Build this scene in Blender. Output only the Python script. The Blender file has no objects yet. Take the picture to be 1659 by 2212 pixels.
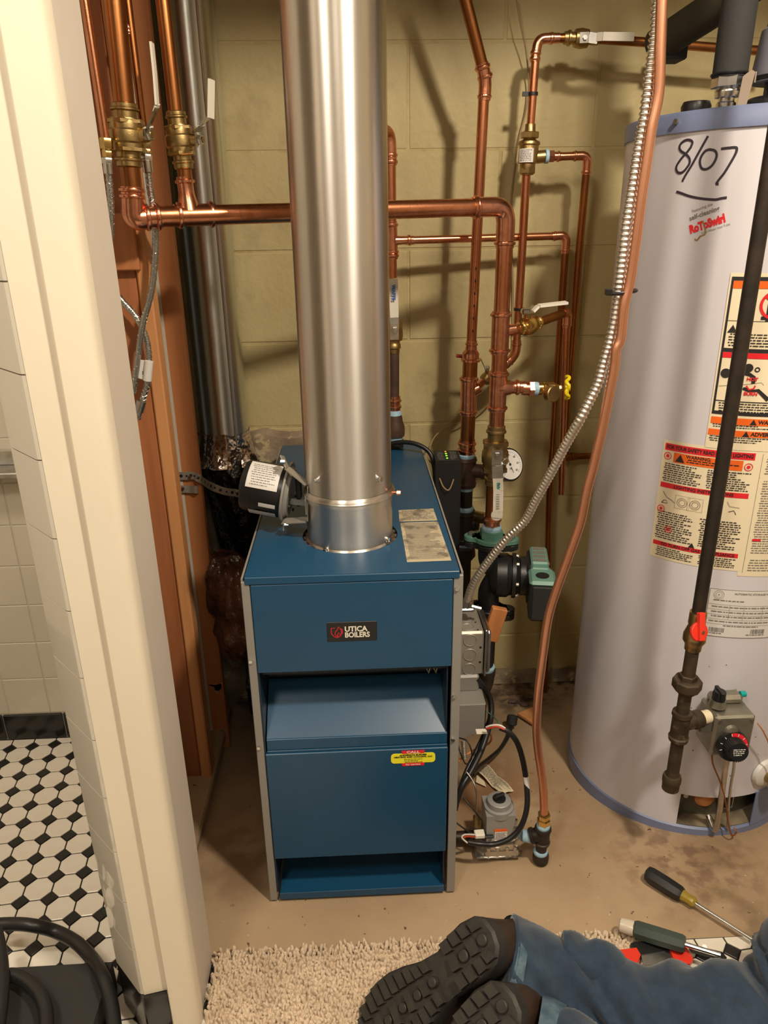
import bpy, bmesh, math, random
from math import sin, cos, pi, radians, sqrt
from mathutils import Vector, Matrix, noise
random.seed(7)
SC = bpy.context.scene
COL = SC.collection
# ---------------------------------------------------------------- camera
W, H, F = 1659.0, 2212.0, 1597.0
PITCH, ROLL, YAW, CH = radians(21.4), radians(.85), radians(2.3), 1.145
fw = Vector((sin(YAW)*cos(PITCH), cos(YAW)*cos(PITCH), -sin(PITCH)))
rt = Vector((cos(YAW), -sin(YAW), 0)); up = rt.cross(fw)
ci = rt*cos(ROLL) - up*sin(ROLL); cj = up*cos(ROLL) + rt*sin(ROLL)
CAM = Vector((0, 0, CH))
cd = bpy.data.cameras.new('camera'); cam = bpy.data.objects.new('camera', cd); COL.objects.link(cam)
cam.matrix_world = Matrix(((ci.x, cj.x, -fw.x, 0), (ci.y, cj.y, -fw.y, 0), (ci.z, cj.z, -fw.z, CH), (0, 0, 0, 1)))
cd.sensor_fit = 'VERTICAL'; cd.sensor_height = 36; cd.lens = F/H*36; cd.clip_start = .02
SC.camera = cam
SC.view_settings.view_transform = 'Standard'; SC.view_settings.look = 'None'
SC.view_settings.gamma = 1; SC.view_settings.use_curve_mapping = False
SC.view_settings.exposure = 0.22
# ---------------------------------------------------------------- world and lamps
wd = bpy.data.worlds.new('world'); SC.world = wd; wd.use_nodes = True
wd.node_tree.nodes['Background'].inputs[0].default_value = (1, .87, .68, 1)
wd.node_tree.nodes['Background'].inputs[1].default_value = .06
def area(name, loc, aim, size, power, col):
    l = bpy.data.lights.new(name, 'AREA'); l.shape = 'DISK'; l.size = size; l.energy = power; l.color = col
    o = bpy.data.objects.new(name, l); COL.objects.link(o); o.location = loc
    o.rotation_euler = (Vector(aim)-Vector(loc)).to_track_quat('-Z', 'Y').to_euler()
    return o
WARM = (1, .865, .68)
area('ceiling_lamp_key', (.66, .10, 2.2), (.1, 1.3, .5), .14, 29, WARM)
area('ceiling_lamp_bath', (-.55, -.35, 2.2), (-.3, .9, .5), .30, 10.5, (1, .885, .72))
area('fill_light_bathroom', (-1.0, .45, 2.26), (-.8, 1.1, 0), .25, 9, (1, .90, .76))  # added fill light, no real fixture: brightens bathroom floor and wall
area('ceiling_lamp_far', (.2, -1.0, 2.28), (.1, .9, .4), .4, 6, WARM)

# ---------------------------------------------------------------- measuring
def ray(px, py): return fw*F + ci*(px-W/2) - cj*(py-H/2)
def P(px, py, Y):
    d = ray(px, py); return CAM + d*(Y/d.y)
def PZ(px, py, Z):
    d = ray(px, py); return CAM + d*((Z-CH)/d.z)
V = Vector
# ---------------------------------------------------------------- mesh builder
class MB:
    def __init__(s): s.v = []; s.f = []
    def add(s, vs, fs):
        n = len(s.v); s.v += [V(v) for v in vs]; s.f += [tuple(i+n for i in f) for f in fs]; return s
    def box(s, a, b, ch=0, M=None):
        a = V(a); b = V(b); c = (a+b)/2; h = V((abs(b.x-a.x)/2, abs(b.y-a.y)/2, abs(b.z-a.z)/2))
        if ch <= 0:
            vs = [V((x*h.x, y*h.y, z*h.z)) for x in (-1, 1) for y in (-1, 1) for z in (-1, 1)]
            fs = [(0, 1, 3, 2), (4, 6, 7, 5), (0, 4, 5, 1), (2, 3, 7, 6), (0, 2, 6, 4), (1, 5, 7, 3)]
            s.add([(M @ (c+v) if M else c+v) for v in vs], fs); return s
        ch = min(ch, min(h)*.98)
        bm = bmesh.new(); bmesh.ops.create_cube(bm, size=2)
        for v in bm.verts: v.co = V((v.co.x*h.x, v.co.y*h.y, v.co.z*h.z))
        bmesh.ops.bevel(bm, geom=bm.edges[:], offset=ch, segments=1, affect='EDGES')
        bm.verts.index_update()
        s.add([(M @ (c+v.co) if M else c+v.co) for v in bm.verts], [[v.index for v in f.verts] for f in bm.faces])
        bm.free(); return s
    def lathe(s, A, B, prof, n=24, cap=True, up0=None, cm=1):
        A = V(A); B = V(B); L = (B-A).length; d = (B-A).normalized()
        u = (up0 or (V((0, 0, 1)) if abs(d.z) < .9 else V((1, 0, 0)))); u = (u-d*u.dot(d)).normalized(); w = d.cross(u)
        vs = []; fs = []
        for t, r in prof:
            for k in range(n):
                a = 2*pi*(k+.5)/n; vs.append(A + d*t*L + (u*cos(a)+w*sin(a))*r)
        for i in range(len(prof)-1):
            for k in range(n):
                fs.append((i*n+k, i*n+(k+1) % n, (i+1)*n+(k+1) % n, (i+1)*n+k))
        if cap:
            fs.append(tuple(range(n-1, -1, -1))); m = (len(prof)-1)*n; fs.append(tuple(range(m, m+n)))
        return s.add(vs, fs)
    def cyl(s, A, B, r, n=24, r2=None, ch=0):
        L = (V(B)-V(A)).length; r2 = r if r2 is None else r2
        if ch:
            t = ch/L; return s.lathe(A, B, [(0, r-ch), (t, r), (1-t, r2), (1, r2-ch)], n)
        return s.lathe(A, B, [(0, r), (1, r2)], n)
    def tube(s, pts, r, n=14, cap=True, rf=None):
        pts = [V(p) for p in pts]; m = len(pts); vs = []; fs = []
        t0 = (pts[1]-pts[0]).normalized(); u = t0.orthogonal().normalized()
        for i, p in enumerate(pts):
            t = (pts[min(i+1, m-1)]-pts[max(i-1, 0)]).normalized()
            u = (u-t*u.dot(t)).normalized(); w = t.cross(u)
            rr = rf(i/(m-1)) if rf else r
            for k in range(n):
                a = 2*pi*k/n; vs.append(p+(u*cos(a)+w*sin(a))*rr)
        for i in range(m-1):
            for k in range(n): fs.append((i*n+k, i*n+(k+1) % n, (i+1)*n+(k+1) % n, (i+1)*n+k))
        if cap: fs.append(tuple(range(n-1, -1, -1))); fs.append(tuple(range((m-1)*n, m*n)))
        return s.add(vs, fs)
    def prism(s, poly, d):      # poly: list of 3d points in one plane, d: offset vector
        n = len(poly); d = V(d); vs = [V(p) for p in poly]+[V(p)+d for p in poly]
        fs = [tuple(range(n-1, -1, -1)), tuple(range(n, 2*n))]+[(i, (i+1) % n, n+(i+1) % n, n+i) for i in range(n)]
        return s.add(vs, fs)
    def ball(s, c, r, n=12, m=8, sc=(1, 1, 1)):
        c = V(c); vs = []; fs = []
        for i in range(m+1):
            th = pi*i/m
            for k in range(n):
                a = 2*pi*k/n; vs.append(c+V((r*sc[0]*sin(th)*cos(a), r*sc[1]*sin(th)*sin(a), r*sc[2]*cos(th))))
        for i in range(m):
            for k in range(n): fs.append((i*n+k, (i+1)*n+k, (i+1)*n+(k+1) % n, i*n+(k+1) % n))
        return s.add(vs, fs)
    def parts(s, name, mat, parent=None, smooth=35, **kw):
        par = list(range(len(s.v)))
        def fd(i):
            while par[i] != i: par[i] = par[par[i]]; i = par[i]
            return i
        for f in s.f:
            for i in f[1:]: par[fd(i)] = fd(f[0])
        gr = {}
        for f in s.f: gr.setdefault(fd(f[0]), []).append(f)
        out = []
        for fs in gr.values():
            ids = sorted({i for f in fs for i in f}); mp = {i: k for k, i in enumerate(ids)}
            m = MB(); m.v = [s.v[i] for i in ids]; m.f = [tuple(mp[i] for i in f) for f in fs]; out.append(m.build(name, mat, parent, smooth, **kw))
        return out
    def build(s, name, mat, parent=None, smooth=35, **kw):
        me = bpy.data.meshes.new(name)
        if parent is None:
            lo = V((min(v.x for v in s.v), min(v.y for v in s.v), min(v.z for v in s.v))); hi = V((max(v.x for v in s.v), max(v.y for v in s.v), max(v.z for v in s.v)))
            org = V(((lo.x+hi.x)/2, (lo.y+hi.y)/2, lo.z))
        else: org = ORG[parent.name]
        me.from_pydata([v-org for v in s.v], [], s.f); me.materials.append(mat)
        bm = bmesh.new(); bm.from_mesh(me); bmesh.ops.remove_doubles(bm, verts=bm.verts, dist=1e-7)
        bmesh.ops.recalc_face_normals(bm, faces=bm.faces); bm.to_mesh(me); bm.free()
        if smooth:
            me.shade_smooth(); me.set_sharp_from_angle(angle=radians(smooth))
        o = bpy.data.objects.new(name, me); COL.objects.link(o)
        if parent is None: o.location = org
        else: o.parent = parent
        ORG[o.name] = org
        for k, v in kw.items(): o[k] = v
        return o
ORG = {}
def T(name, label, cat, loc, group=None):
    o = bpy.data.objects.new(name, None); COL.objects.link(o); o.location = loc; o.empty_display_size = .02
    o['label'] = label; o['category'] = cat
    if group: o['group'] = group
    ORG[o.name] = V(loc); return o
def tag(o, label, cat, group=None):
    o['label'] = label; o['category'] = cat
    if group: o['group'] = group
    return o
def struct(o, label=None):
    o['kind'] = 'structure'
    if label: o['label'] = label
    return o
def fillet(pts, r, n=7):
    pts = [V(p) for p in pts]; out = [pts[0]]
    for a, b, c in zip(pts, pts[1:], pts[2:]):
        d1 = (a-b); d2 = (c-b); l = min(r, d1.length*.49, d2.length*.49)
        p = b+d1.normalized()*l; q = b+d2.normalized()*l
        for k in range(n+1):
            t = k/n; out.append(p*(1-t)**2+b*2*t*(1-t)+q*t*t)
    out.append(pts[-1]); return out
def spline(pts, n=6):
    pts = [V(p) for p in pts]; out = []
    for i in range(len(pts)-1):
        a = pts[max(i-1, 0)]; b = pts[i]; c = pts[i+1]; d = pts[min(i+2, len(pts)-1)]
        for k in range(n):
            t = k/n; out.append(.5*((2*b)+(c-a)*t+(2*a-5*b+4*c-d)*t*t+(3*b-a-3*c+d)*t**3))
    out.append(pts[-1]); return out
# ---------------------------------------------------------------- text
def text_geo(txt, size, cx=0, cy=0, bold=0, align='CENTER', sx=1, thick=0):
    cu = bpy.data.curves.new('txt', 'FONT'); cu.body = txt; cu.size = size; cu.align_x = align; cu.align_y = 'CENTER'
    cu.resolution_u = 3; cu.offset = bold
    o = bpy.data.objects.new('txt', cu); COL.objects.link(o)
    dg = bpy.context.evaluated_depsgraph_get(); me = bpy.data.meshes.new_from_object(o.evaluated_get(dg))
    vs = [(v.co.x*sx+cx, v.co.y+cy) for v in me.vertices]; fs = [tuple(p.vertices) for p in me.polygons]
    bpy.data.objects.remove(o); bpy.data.curves.remove(cu); bpy.data.meshes.remove(me)
    return vs, fs
def flat(mb, geo, fn):
    vs, fs = geo; mb.add([fn(x, y) for x, y in vs], fs)
def rect2(x0, y0, x1, y1, n=1):
    vs = []; fs = []
    for k in range(n+1):
        x = x0+(x1-x0)*k/n; vs += [(x, y0), (x, y1)]
    for k in range(n): fs.append((2*k, 2*k+2, 2*k+3, 2*k+1))
    return vs, fs
def disc2(cx, cy, r, n=20, ri=0):
    vs = [(cx+r*cos(2*pi*k/n), cy+r*sin(2*pi*k/n)) for k in range(n)]
    if not ri: return vs, [tuple(range(n))]
    vs += [(cx+ri*cos(2*pi*k/n), cy+ri*sin(2*pi*k/n)) for k in range(n)]
    return vs, [(k, (k+1) % n, n+(k+1) % n, n+k) for k in range(n)]
def lines2(x0, y0, x1, y1, h, gap, dens=.9, rnd=None):       # small print too fine to read
    rnd = rnd or random; vs = []; fs = []; y = y1
    while y-h > y0:
        x = x0+rnd.random()*h*2; xe = x1-(rnd.random()**2)*(x1-x0)*.35
        while x < xe:
            w = h*rnd.uniform(1, 5); w = min(w, xe-x)
            if w > h*.3:
                n = len(vs); vs += [(x, y-h), (x+w, y-h), (x+w, y), (x, y)]; fs.append((n, n+1, n+2, n+3))
            x += w+h*.8
        y -= h+gap
    return vs, fs
# ---------------------------------------------------------------- materials
def _n(nt, t, **kw):
    n = nt.nodes.new(t)
    for k, v in kw.items(): setattr(n, k, v)
    return n
def mat(name, col, rough=.5, metal=0, col2=None, scale=8, stretch=(1, 1, 1), detail=4, bump=0, bscale=60, bstretch=(1, 1, 1), rvar=0,
        coat=0, spec=.5, aniso=0, thr=(.35, .65), emit=None, trans=0, sheen=0, col3=None, scale3=3, thr3=(.5, .7), bdist=.002, coords='Object', arot=.25):
    m = bpy.data.materials.new(name); m.use_nodes = True; nt = m.node_tree; b = nt.nodes['Principled BSDF']
    b.inputs['Base Color'].default_value = (*col, 1); b.inputs['Roughness'].default_value = rough; b.inputs['Metallic'].default_value = metal
    b.inputs['Coat Weight'].default_value = coat; b.inputs['Specular IOR Level'].default_value = spec; b.inputs['Anisotropic'].default_value = aniso
    b.inputs['Transmission Weight'].default_value = trans; b.inputs['Sheen Weight'].default_value = sheen
    tc = _n(nt, 'ShaderNodeTexCoord')
    def nz(sc, st, det, rghn=.55):
        mp = _n(nt, 'ShaderNodeMapping'); mp.inputs['Scale'].default_value = st; nt.links.new(tc.outputs[coords], mp.inputs[0])
        n = _n(nt, 'ShaderNodeTexNoise'); n.inputs['Scale'].default_value = sc; n.inputs['Detail'].default_value = det; n.inputs['Roughness'].default_value = rghn
        nt.links.new(mp.outputs[0], n.inputs['Vector']); return n
    src = None
    if col2:
        n = nz(scale, stretch, detail); mr = _n(nt, 'ShaderNodeMapRange'); mr.inputs[1].default_value, mr.inputs[2].default_value = thr
        nt.links.new(n.outputs['Fac'], mr.inputs[0])
        mx = _n(nt, 'ShaderNodeMix', data_type='RGBA'); mx.inputs['A'].default_value = (*col, 1); mx.inputs['B'].default_value = (*col2, 1)
        nt.links.new(mr.outputs[0], mx.inputs['Factor']); src = mx.outputs['Result']
        if rvar:
            r = _n(nt, 'ShaderNodeMapRange'); r.inputs[3].default_value = rough-rvar; r.inputs[4].default_value = rough+rvar
            nt.links.new(n.outputs['Fac'], r.inputs[0]); nt.links.new(r.outputs[0], b.inputs['Roughness'])
    if col3:
        n3 = nz(scale3, (1, 1, 1), 5, .6); mr = _n(nt, 'ShaderNodeMapRange'); mr.inputs[1].default_value, mr.inputs[2].default_value = thr3
        nt.links.new(n3.outputs['Fac'], mr.inputs[0])
        mx = _n(nt, 'ShaderNodeMix', data_type='RGBA'); mx.inputs['B'].default_value = (*col3, 1)
        if src: nt.links.new(src, mx.inputs['A'])
        else: mx.inputs['A'].default_value = (*col, 1)
        nt.links.new(mr.outputs[0], mx.inputs['Factor']); src = mx.outputs['Result']
    if src: nt.links.new(src, b.inputs['Base Color'])
    if bump:
        n = nz(bscale, bstretch, 3); bp = _n(nt, 'ShaderNodeBump'); bp.inputs['Strength'].default_value = bump; bp.inputs['Distance'].default_value = bdist
        nt.links.new(n.outputs['Fac'], bp.inputs['Height']); nt.links.new(bp.outputs[0], b.inputs['Normal'])
    if aniso:
        tg = _n(nt, 'ShaderNodeTangent', direction_type='RADIAL', axis='Z'); nt.links.new(tg.outputs[0], b.inputs['Tangent']); b.inputs['Anisotropic Rotation'].default_value = arot
    if emit:
        b.inputs['Emission Color'].default_value = (*emit[:3], 1); b.inputs['Emission Strength'].default_value = emit[3]
    return m
M = {}
M['copper'] = mat('copper', (.78, .34, .19), .27, 1, col2=(.55, .21, .10), scale=30, stretch=(1, 1, .4), rvar=.1, bump=.05, bscale=200)
M['copper_fit'] = mat('copper_fitting', (.86, .42, .27), .24, 1, col2=(.66, .27, .16), scale=60, rvar=.08, bump=.08, bscale=150)
M['copper_old'] = mat('aged_copper', (.50, .20, .07), .33, 1, col2=(.26, .10, .035), scale=18, stretch=(1, 1, .3), rvar=.1, bump=.05)
M['copper_gas'] = mat('soft_copper', (.90, .46, .30), .36, 1, col2=(.78, .36, .22), scale=14, stretch=(1, 1, .3), rvar=.05)
M['brass'] = mat('brass', (.54, .39, .18), .36, 1, col2=(.34, .24, .10), scale=50, rvar=.08, bump=.3, bscale=400, bdist=.0006)
M['brass_bright'] = mat('bright_brass', (.84, .60, .24), .2, 1, col2=(.62, .42, .15), scale=40)
M['chrome'] = mat('zinc_steel', (.78, .78, .76), .22, 1, col2=(.55, .55, .54), scale=40)
M['steel'] = mat('brushed_steel', (.55, .54, .52), .35, 1, col2=(.4, .4, .38), scale=25)
def galv(name, c1, c2, rough, sc):
    m = mat(name, c1, rough, 1, col2=c2, scale=sc, stretch=(1, 1, .12), detail=5, rvar=.06, aniso=.85, bump=.2, bscale=9, bstretch=(1, 1, .25), bdist=.003)
    return m
M['galv'] = galv('galvanised_sheet', (.86, .83, .78), (.66, .63, .60), .36, 14)
M['galv_old'] = galv('dull_galvanised_sheet', (.80, .83, .82), (.60, .63, .62), .34, 20)
M['galv_mat'] = mat('grey_galvanised_metal', (.42, .39, .34), .45, .45, col2=(.33, .31, .27), scale=12)
M['blue'] = mat('blue_enamel', (.007, .060, .135), .34, 0, col2=(.008, .066, .148), scale=5, spec=.5, bump=.06, bscale=300, bdist=.0006)
M['blueshade'] = mat('shaded_blue_enamel', (.004, .018, .040), .5)  # blue enamel darkened to paint in the shade inside the boiler openings
M['greypaint'] = mat('grey_enamel', (.25, .24, .22), .42, 0, bump=.04, bscale=300, bdist=.0005)
M['wall'] = mat('yellow_block_paint', (.50, .415, .215), .6, 0, col2=(.43, .35, .17), scale=5, stretch=(1.6, 1, .35), thr=(.3, .75), bump=.6, bscale=70, bdist=.0022, col3=(.30, .24, .12), scale3=7, thr3=(.56, .85))
M['mortar'] = mat('painted_mortar', (.48, .39, .195), .75, 0, col2=(.36, .28, .13), scale=14, bump=.7, bscale=80, bdist=.003, thr=(.45, .7))
M['concrete_raw'] = mat('bare_wall_base', (.34, .27, .19), .85, 0, col2=(.17, .12, .08), scale=14, bump=.8, bscale=60, bdist=.004, col3=(.46, .38, .22), scale3=22, thr3=(.55, .6))
def floor_mat():
    m = mat('stained_concrete', (.44, .315, .195), .62, 0, col2=(.34, .235, .14), scale=3.2, thr=(.35, .68), bump=.3, bscale=25, bdist=.003, col3=(.22, .135, .07), scale3=2.3, thr3=(.58, .78), coords='Object')
    nt = m.node_tree; b = nt.nodes['Principled BSDF']; old = b.inputs['Base Color'].links[0].from_socket
    tc = [n for n in nt.nodes if n.type == 'TEX_COORD'][0]
    for sc, th, c in ((70, (.70, .73), (.12, .06, .04)), (24, (.72, .77), (.20, .13, .08)), (120, (.73, .76), (.62, .5, .36))):
        n = _n(nt, 'ShaderNodeTexNoise'); n.inputs['Scale'].default_value = sc; n.inputs['Detail'].default_value = 3; nt.links.new(tc.outputs['Object'], n.inputs[0])
        mr = _n(nt, 'ShaderNodeMapRange'); mr.inputs[1].default_value, mr.inputs[2].default_value = th; nt.links.new(n.outputs['Fac'], mr.inputs[0])
        mx = _n(nt, 'ShaderNodeMix', data_type='RGBA'); mx.inputs['B'].default_value = (*c, 1); nt.links.new(old, mx.inputs['A']); nt.links.new(mr.outputs[0], mx.inputs['Factor'])
        old = mx.outputs['Result']
    # grime that has collected along the foot of the wall, and damp stains beside the boiler
    sx = _n(nt, 'ShaderNodeSeparateXYZ'); nt.links.new(tc.outputs['Object'], sx.inputs[0])
    def dirt(val, lo, hi, col, nscale, nlo, nhi, old):
        n = _n(nt, 'ShaderNodeTexNoise'); n.inputs['Scale'].default_value = nscale; n.inputs['Detail'].default_value = 5; nt.links.new(tc.outputs['Object'], n.inputs[0])
        a = _n(nt, 'ShaderNodeMapRange'); a.inputs[1].default_value, a.inputs[2].default_value = lo, hi; nt.links.new(val, a.inputs[0])
        c = _n(nt, 'ShaderNodeMapRange'); c.inputs[1].default_value, c.inputs[2].default_value = nlo, nhi; nt.links.new(n.outputs['Fac'], c.inputs[0])
        mu = _n(nt, 'ShaderNodeMath', operation='MULTIPLY'); nt.links.new(a.outputs[0], mu.inputs[0]); nt.links.new(c.outputs[0], mu.inputs[1])
        mx = _n(nt, 'ShaderNodeMix', data_type='RGBA'); mx.inputs['B'].default_value = (*col, 1); nt.links.new(old, mx.inputs['A']); nt.links.new(mu.outputs[0], mx.inputs['Factor']); return mx.outputs['Result']
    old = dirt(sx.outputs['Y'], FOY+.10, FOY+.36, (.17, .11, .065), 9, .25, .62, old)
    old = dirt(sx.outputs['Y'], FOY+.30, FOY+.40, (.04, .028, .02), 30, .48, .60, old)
    vm = _n(nt, 'ShaderNodeVectorMath', operation='DISTANCE'); nt.links.new(tc.outputs['Object'], vm.inputs[0]); vm.inputs[1].default_value = (STX, STY, 0)
    old = dirt(vm.outputs['Value'], .24, .06, (.27, .145, .07), 11, .36, .50, old)
    for cx_, cy_, r1, r0, cc, nsc in ((.66-.615, .945-1.3625, .17, .03, (.10, .065, .02), 12), (.43-.615, 1.68-1.3625, .13, .03, (.05, .035, .025), 26), (.50-.615, 1.02-1.3625, .20, .05, (.30, .19, .10), 9), (-.22-.615, 1.12-1.3625, .2, .05, (.24, .15, .09), 13), (.62-.615, 1.05-1.3625, .2, .05, (.16, .09, .06), 34)):
        vm = _n(nt, 'ShaderNodeVectorMath', operation='DISTANCE'); nt.links.new(tc.outputs['Object'], vm.inputs[0]); vm.inputs[1].default_value = (cx_, cy_, 0)
        old = dirt(vm.outputs['Value'], r1, r0, cc, nsc, .46, .60, old)
    nt.links.new(old, b.inputs['Base Color']); return m
FOY = 0.0; STX, STY = .27-.615, 1.27-1.3625
M['floor'] = floor_mat()
M['white'] = mat('cream_gloss_paint', (.78, .71, .58), .36, 0, col2=(.75, .68, .55), scale=4, spec=.4, bump=.08, bscale=40, bdist=.001)
M['jamb'] = mat('pale_jamb_paint', (.64, .57, .50), .42, 0, col2=(.61, .545, .475), scale=5, bump=.08, bscale=30, bdist=.001)
M['wtile'] = mat('white_glazed_tile', (.62, .58, .50), .05, 0, spec=.8)
M['wtile2'] = mat('white_wall_tile', (.60, .55, .45), .14, 0, spec=.5)
M['grout_w'] = mat('white_grout', (.56, .52, .44), .85)
M['btile'] = mat('black_glazed_tile', (.012, .012, .011), .2)
M['ftile'] = mat('white_floor_tile', (.78, .73, .64), .24, 0, col2=(.75, .68, .58), scale=22)
M['fdot'] = mat('black_floor_tile', (.018, .017, .015), .25)
M['grout_b'] = mat('black_grout', (.016, .012, .010), .9)
def wood(name, c1, c2):
    return mat(name, c1, .6, 0, col2=c2, scale=26, stretch=(1.2, 1.2, .06), detail=5, bump=.2, bscale=60, bstretch=(1, 1, .05), col3=(c2[0]*.6, c2[1]*.55, c2[2]*.5), scale3=7, thr3=(.63, .75))
M['wood'] = wood('fir_stud', (.52, .205, .075), (.40, .145, .05))
M['wood_l'] = wood('pale_fir_edge', (.60, .28, .11), (.50, .21, .08))
M['wood_d'] = wood('dark_fir_stud', (.42, .15, .055), (.30, .10, .035))
M['tank'] = mat('white_tank_enamel', (.66, .64, .70), .34, 0, col2=(.63, .61, .67), scale=2, spec=.5)
M['tankblue'] = mat('blue_grey_enamel', (.17, .21, .36), .4)
M['label'] = mat('cream_label', (.80, .70, .50), .5)
M['labelw'] = mat('white_label', (.72, .70, .68), .45)
M['labeld'] = mat('dusty_label', (.48, .41, .28), .7, 0, col2=(.16, .13, .09), scale=38, thr=(.50, .64), detail=5)
M['ink'] = mat('black_ink', (.02, .018, .02), .5)
M['inkg'] = mat('grey_ink', (.20, .18, .16), .6)
M['red'] = mat('red_ink', (.75, .02, .03), .4)
M['orange'] = mat('orange_ink', (.85, .14, .015), .4)
M['yellow'] = mat('yellow_ink', (.85, .80, .03), .4)
M['marker'] = mat('marker_ink', (.035, .025, .04), .45)
M['black'] = mat('black_plastic', (.012, .012, .013), .38)
M['blackm'] = mat('matt_black', (.018, .018, .017), .7)
M['plastic_bag'] = mat('black_film', (.006, .006, .006), .22, 0, bump=1, bscale=26, bdist=.012, spec=.6)
M['pinkins'] = mat('pink_wool_under_film', (.20, .085, .05), .2, 0, col2=(.05, .02, .014), scale=14, bump=1, bscale=30, bdist=.01, spec=.7)
M['foil'] = mat('aluminium_tape', (.82, .80, .78), .13, 1, col2=(.6, .5, .5), scale=40, bump=1, bscale=22, bdist=.012)
M['iron'] = mat('black_iron', (.045, .032, .024), .5, .4, col2=(.025, .02, .016), scale=30, bump=.2, bscale=80)
M['ironb'] = mat('brown_iron', (.10, .055, .038), .55, .3, col2=(.06, .035, .025), scale=30, bump=.25, bscale=90)
M['irono'] = mat('rusted_iron', (.09, .065, .04), .6, .4, col2=(.045, .03, .018), scale=35, bump=.3, bscale=70, col3=(.22, .15, .09), scale3=40, thr3=(.6, .7))
M['dope'] = mat('blue_thread_sealant', (.30, .48, .62), .6, 0, col2=(.36, .55, .70), scale=60, bump=.5, bscale=120)
M['green'] = mat('green_pump_paint', (.085, .20, .155), .45, 0, bump=.2, bscale=80)
M['greenl'] = mat('pale_green_cap', (.15, .30, .25), .45)
M['yellowp'] = mat('yellow_wheel_paint', (.80, .62, .01), .4)
M['redp'] = mat('red_valve_paint', (.75, .04, .02), .4)
M['redd'] = mat('dark_red_vinyl', (.25, .015, .012), .45)
M['whitep'] = mat('white_vinyl', (.80, .76, .66), .4)
M['conduit'] = mat('flexible_steel_conduit', (.80, .76, .70), .34, 1)
M['insul'] = mat('grey_foam_insulation', (.030, .030, .030), .8, 0, bump=.3, bscale=120)
M['orangew'] = mat('orange_wood', (.60, .22, .07), .65, 0, col2=(.68, .28, .10), scale=30, stretch=(1, 1, .2))
M['valveg'] = mat('grey_cast_zinc', (.33, .33, .32), .42, .3)
M['alu'] = mat('cast_aluminium', (.62, .60, .56), .3, 1, col2=(.5, .48, .44), scale=50, bump=.3, bscale=120)
M['thermo'] = mat('aged_control_casting', (.36, .34, .28), .38, .75, col2=(.28, .26, .21), scale=30)
M['led_g'] = mat('green_led', (.1, .8, .05), .4, emit=(.2, 1, .03, 3))
M['led_y'] = mat('amber_led', (.7, .3, .02), .4, emit=(1, .3, .02, 1.5))
M['denim'] = mat('blue_denim', (.018, .042, .078), .85, 0, col2=(.012, .028, .055), scale=60, bump=.6, bscale=500, bdist=.0008, sheen=.25, col3=(.030, .062, .098), scale3=9, thr3=(.5, .75))
M['deniml'] = mat('faded_denim_hem', (.10, .16, .20), .85, 0, col2=(.04, .08, .12), scale=50, bump=.6, bscale=400, bdist=.0008)
M['rubber'] = mat('black_rubber_sole', (.035, .032, .028), .6, 0, col2=(.025, .022, .019), scale=60, bump=.25, bscale=150)
M['leather'] = mat('brown_leather', (.055, .030, .018), .5, 0, col2=(.035, .019, .012), scale=25, bump=.3, bscale=90)
M['shirt'] = mat('grey_work_shirt', (.06, .065, .075), .85, bump=.3, bscale=200)
M['skin'] = mat('skin', (.55, .32, .22), .5)
M['hair'] = mat('brown_hair', (.05, .03, .02), .6)
M['rug'] = mat('cream_chenille', (.66, .53, .38), .95, 0, col2=(.55, .42, .29), scale=30, sheen=.3)
M['pvc'] = mat('grey_vent_plastic', (.20, .20, .24), .45)
M['teal'] = mat('teal_plastic', (.0, .35, .33), .4)
M['whitew'] = mat('white_wire', (.7, .66, .6), .4)
M['redw'] = mat('red_wire', (.5, .05, .02), .4)
M['yelhandle'] = mat('amber_clear_plastic', (.55, .40, .05), .15, 0, trans=.5)
M['tan'] = mat('tan_cord', (.30, .20, .11), .8)
M['card'] = mat('cardboard', (.28, .22, .17), .85)
M['ceiling'] = mat('ceiling_paint', (.62, .56, .46), .9)
M['roomwall'] = mat('room_wall_paint', (.60, .52, .40), .8)
M['charcoal'] = mat('charcoal_wrap', (.09, .055, .05), .6)

# ================================================================ SETTING
# floor of the boiler room: slopes gently down to the block wall
def fz(x, y): return -.09*max(0, min(1.05, (y-1.0)/.78))
b = MB(); nx, ny = 40, 24; vs = []; fs = []
for j in range(ny+1):
    for i in range(nx+1):
        x = -.42+(1.65+.42)*i/nx; y = .885+(1.84-.885)*j/ny
        vs.append((x, y, fz(x, y)+.0012*noise.noise(V((x*6, y*6, 0)))-.0004))
for j in range(ny):
    for i in range(nx): fs.append((j*(nx+1)+i, j*(nx+1)+i+1, (j+1)*(nx+1)+i+1, (j+1)*(nx+1)+i))
b.add(vs, fs); struct(b.build('floor', M['floor'], smooth=60))
# block wall
WY = 1.78
b = MB(); b.box((-.9, WY+.0006, -.10), (1.66, WY+.12, 2.3)); wallb = struct(b.build('wall_back', M['mortar'], smooth=0))
zs = [-.10]+[.07+.2033*k for k in range(11)]
zs = [z for z in zs if z < 2.3]+[2.3]
rb = random.Random(3)
for r, (z0, z1) in enumerate(zip(zs, zs[1:])):
    off = .136 if r % 2 == 1 else .339
    k = -3
    while True:
        x0 = off+.4065*k; x1 = x0+.4065; k += 1
        if x0 > 1.64: break
        if x1 < -.88: continue
        x0c = max(x0, -.9); x1c = min(x1, 1.66); g = .0012; j = rb.uniform(-.0006, .0006)
        bb = MB(); bb.box((x0c+g, WY+j-.001, z0+g), (x1c-g, WY+.02, z1-g), .0030)
        bare = (z0 < .0)
        bb.build('block', M['wall'], wallb, smooth=0)
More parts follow.
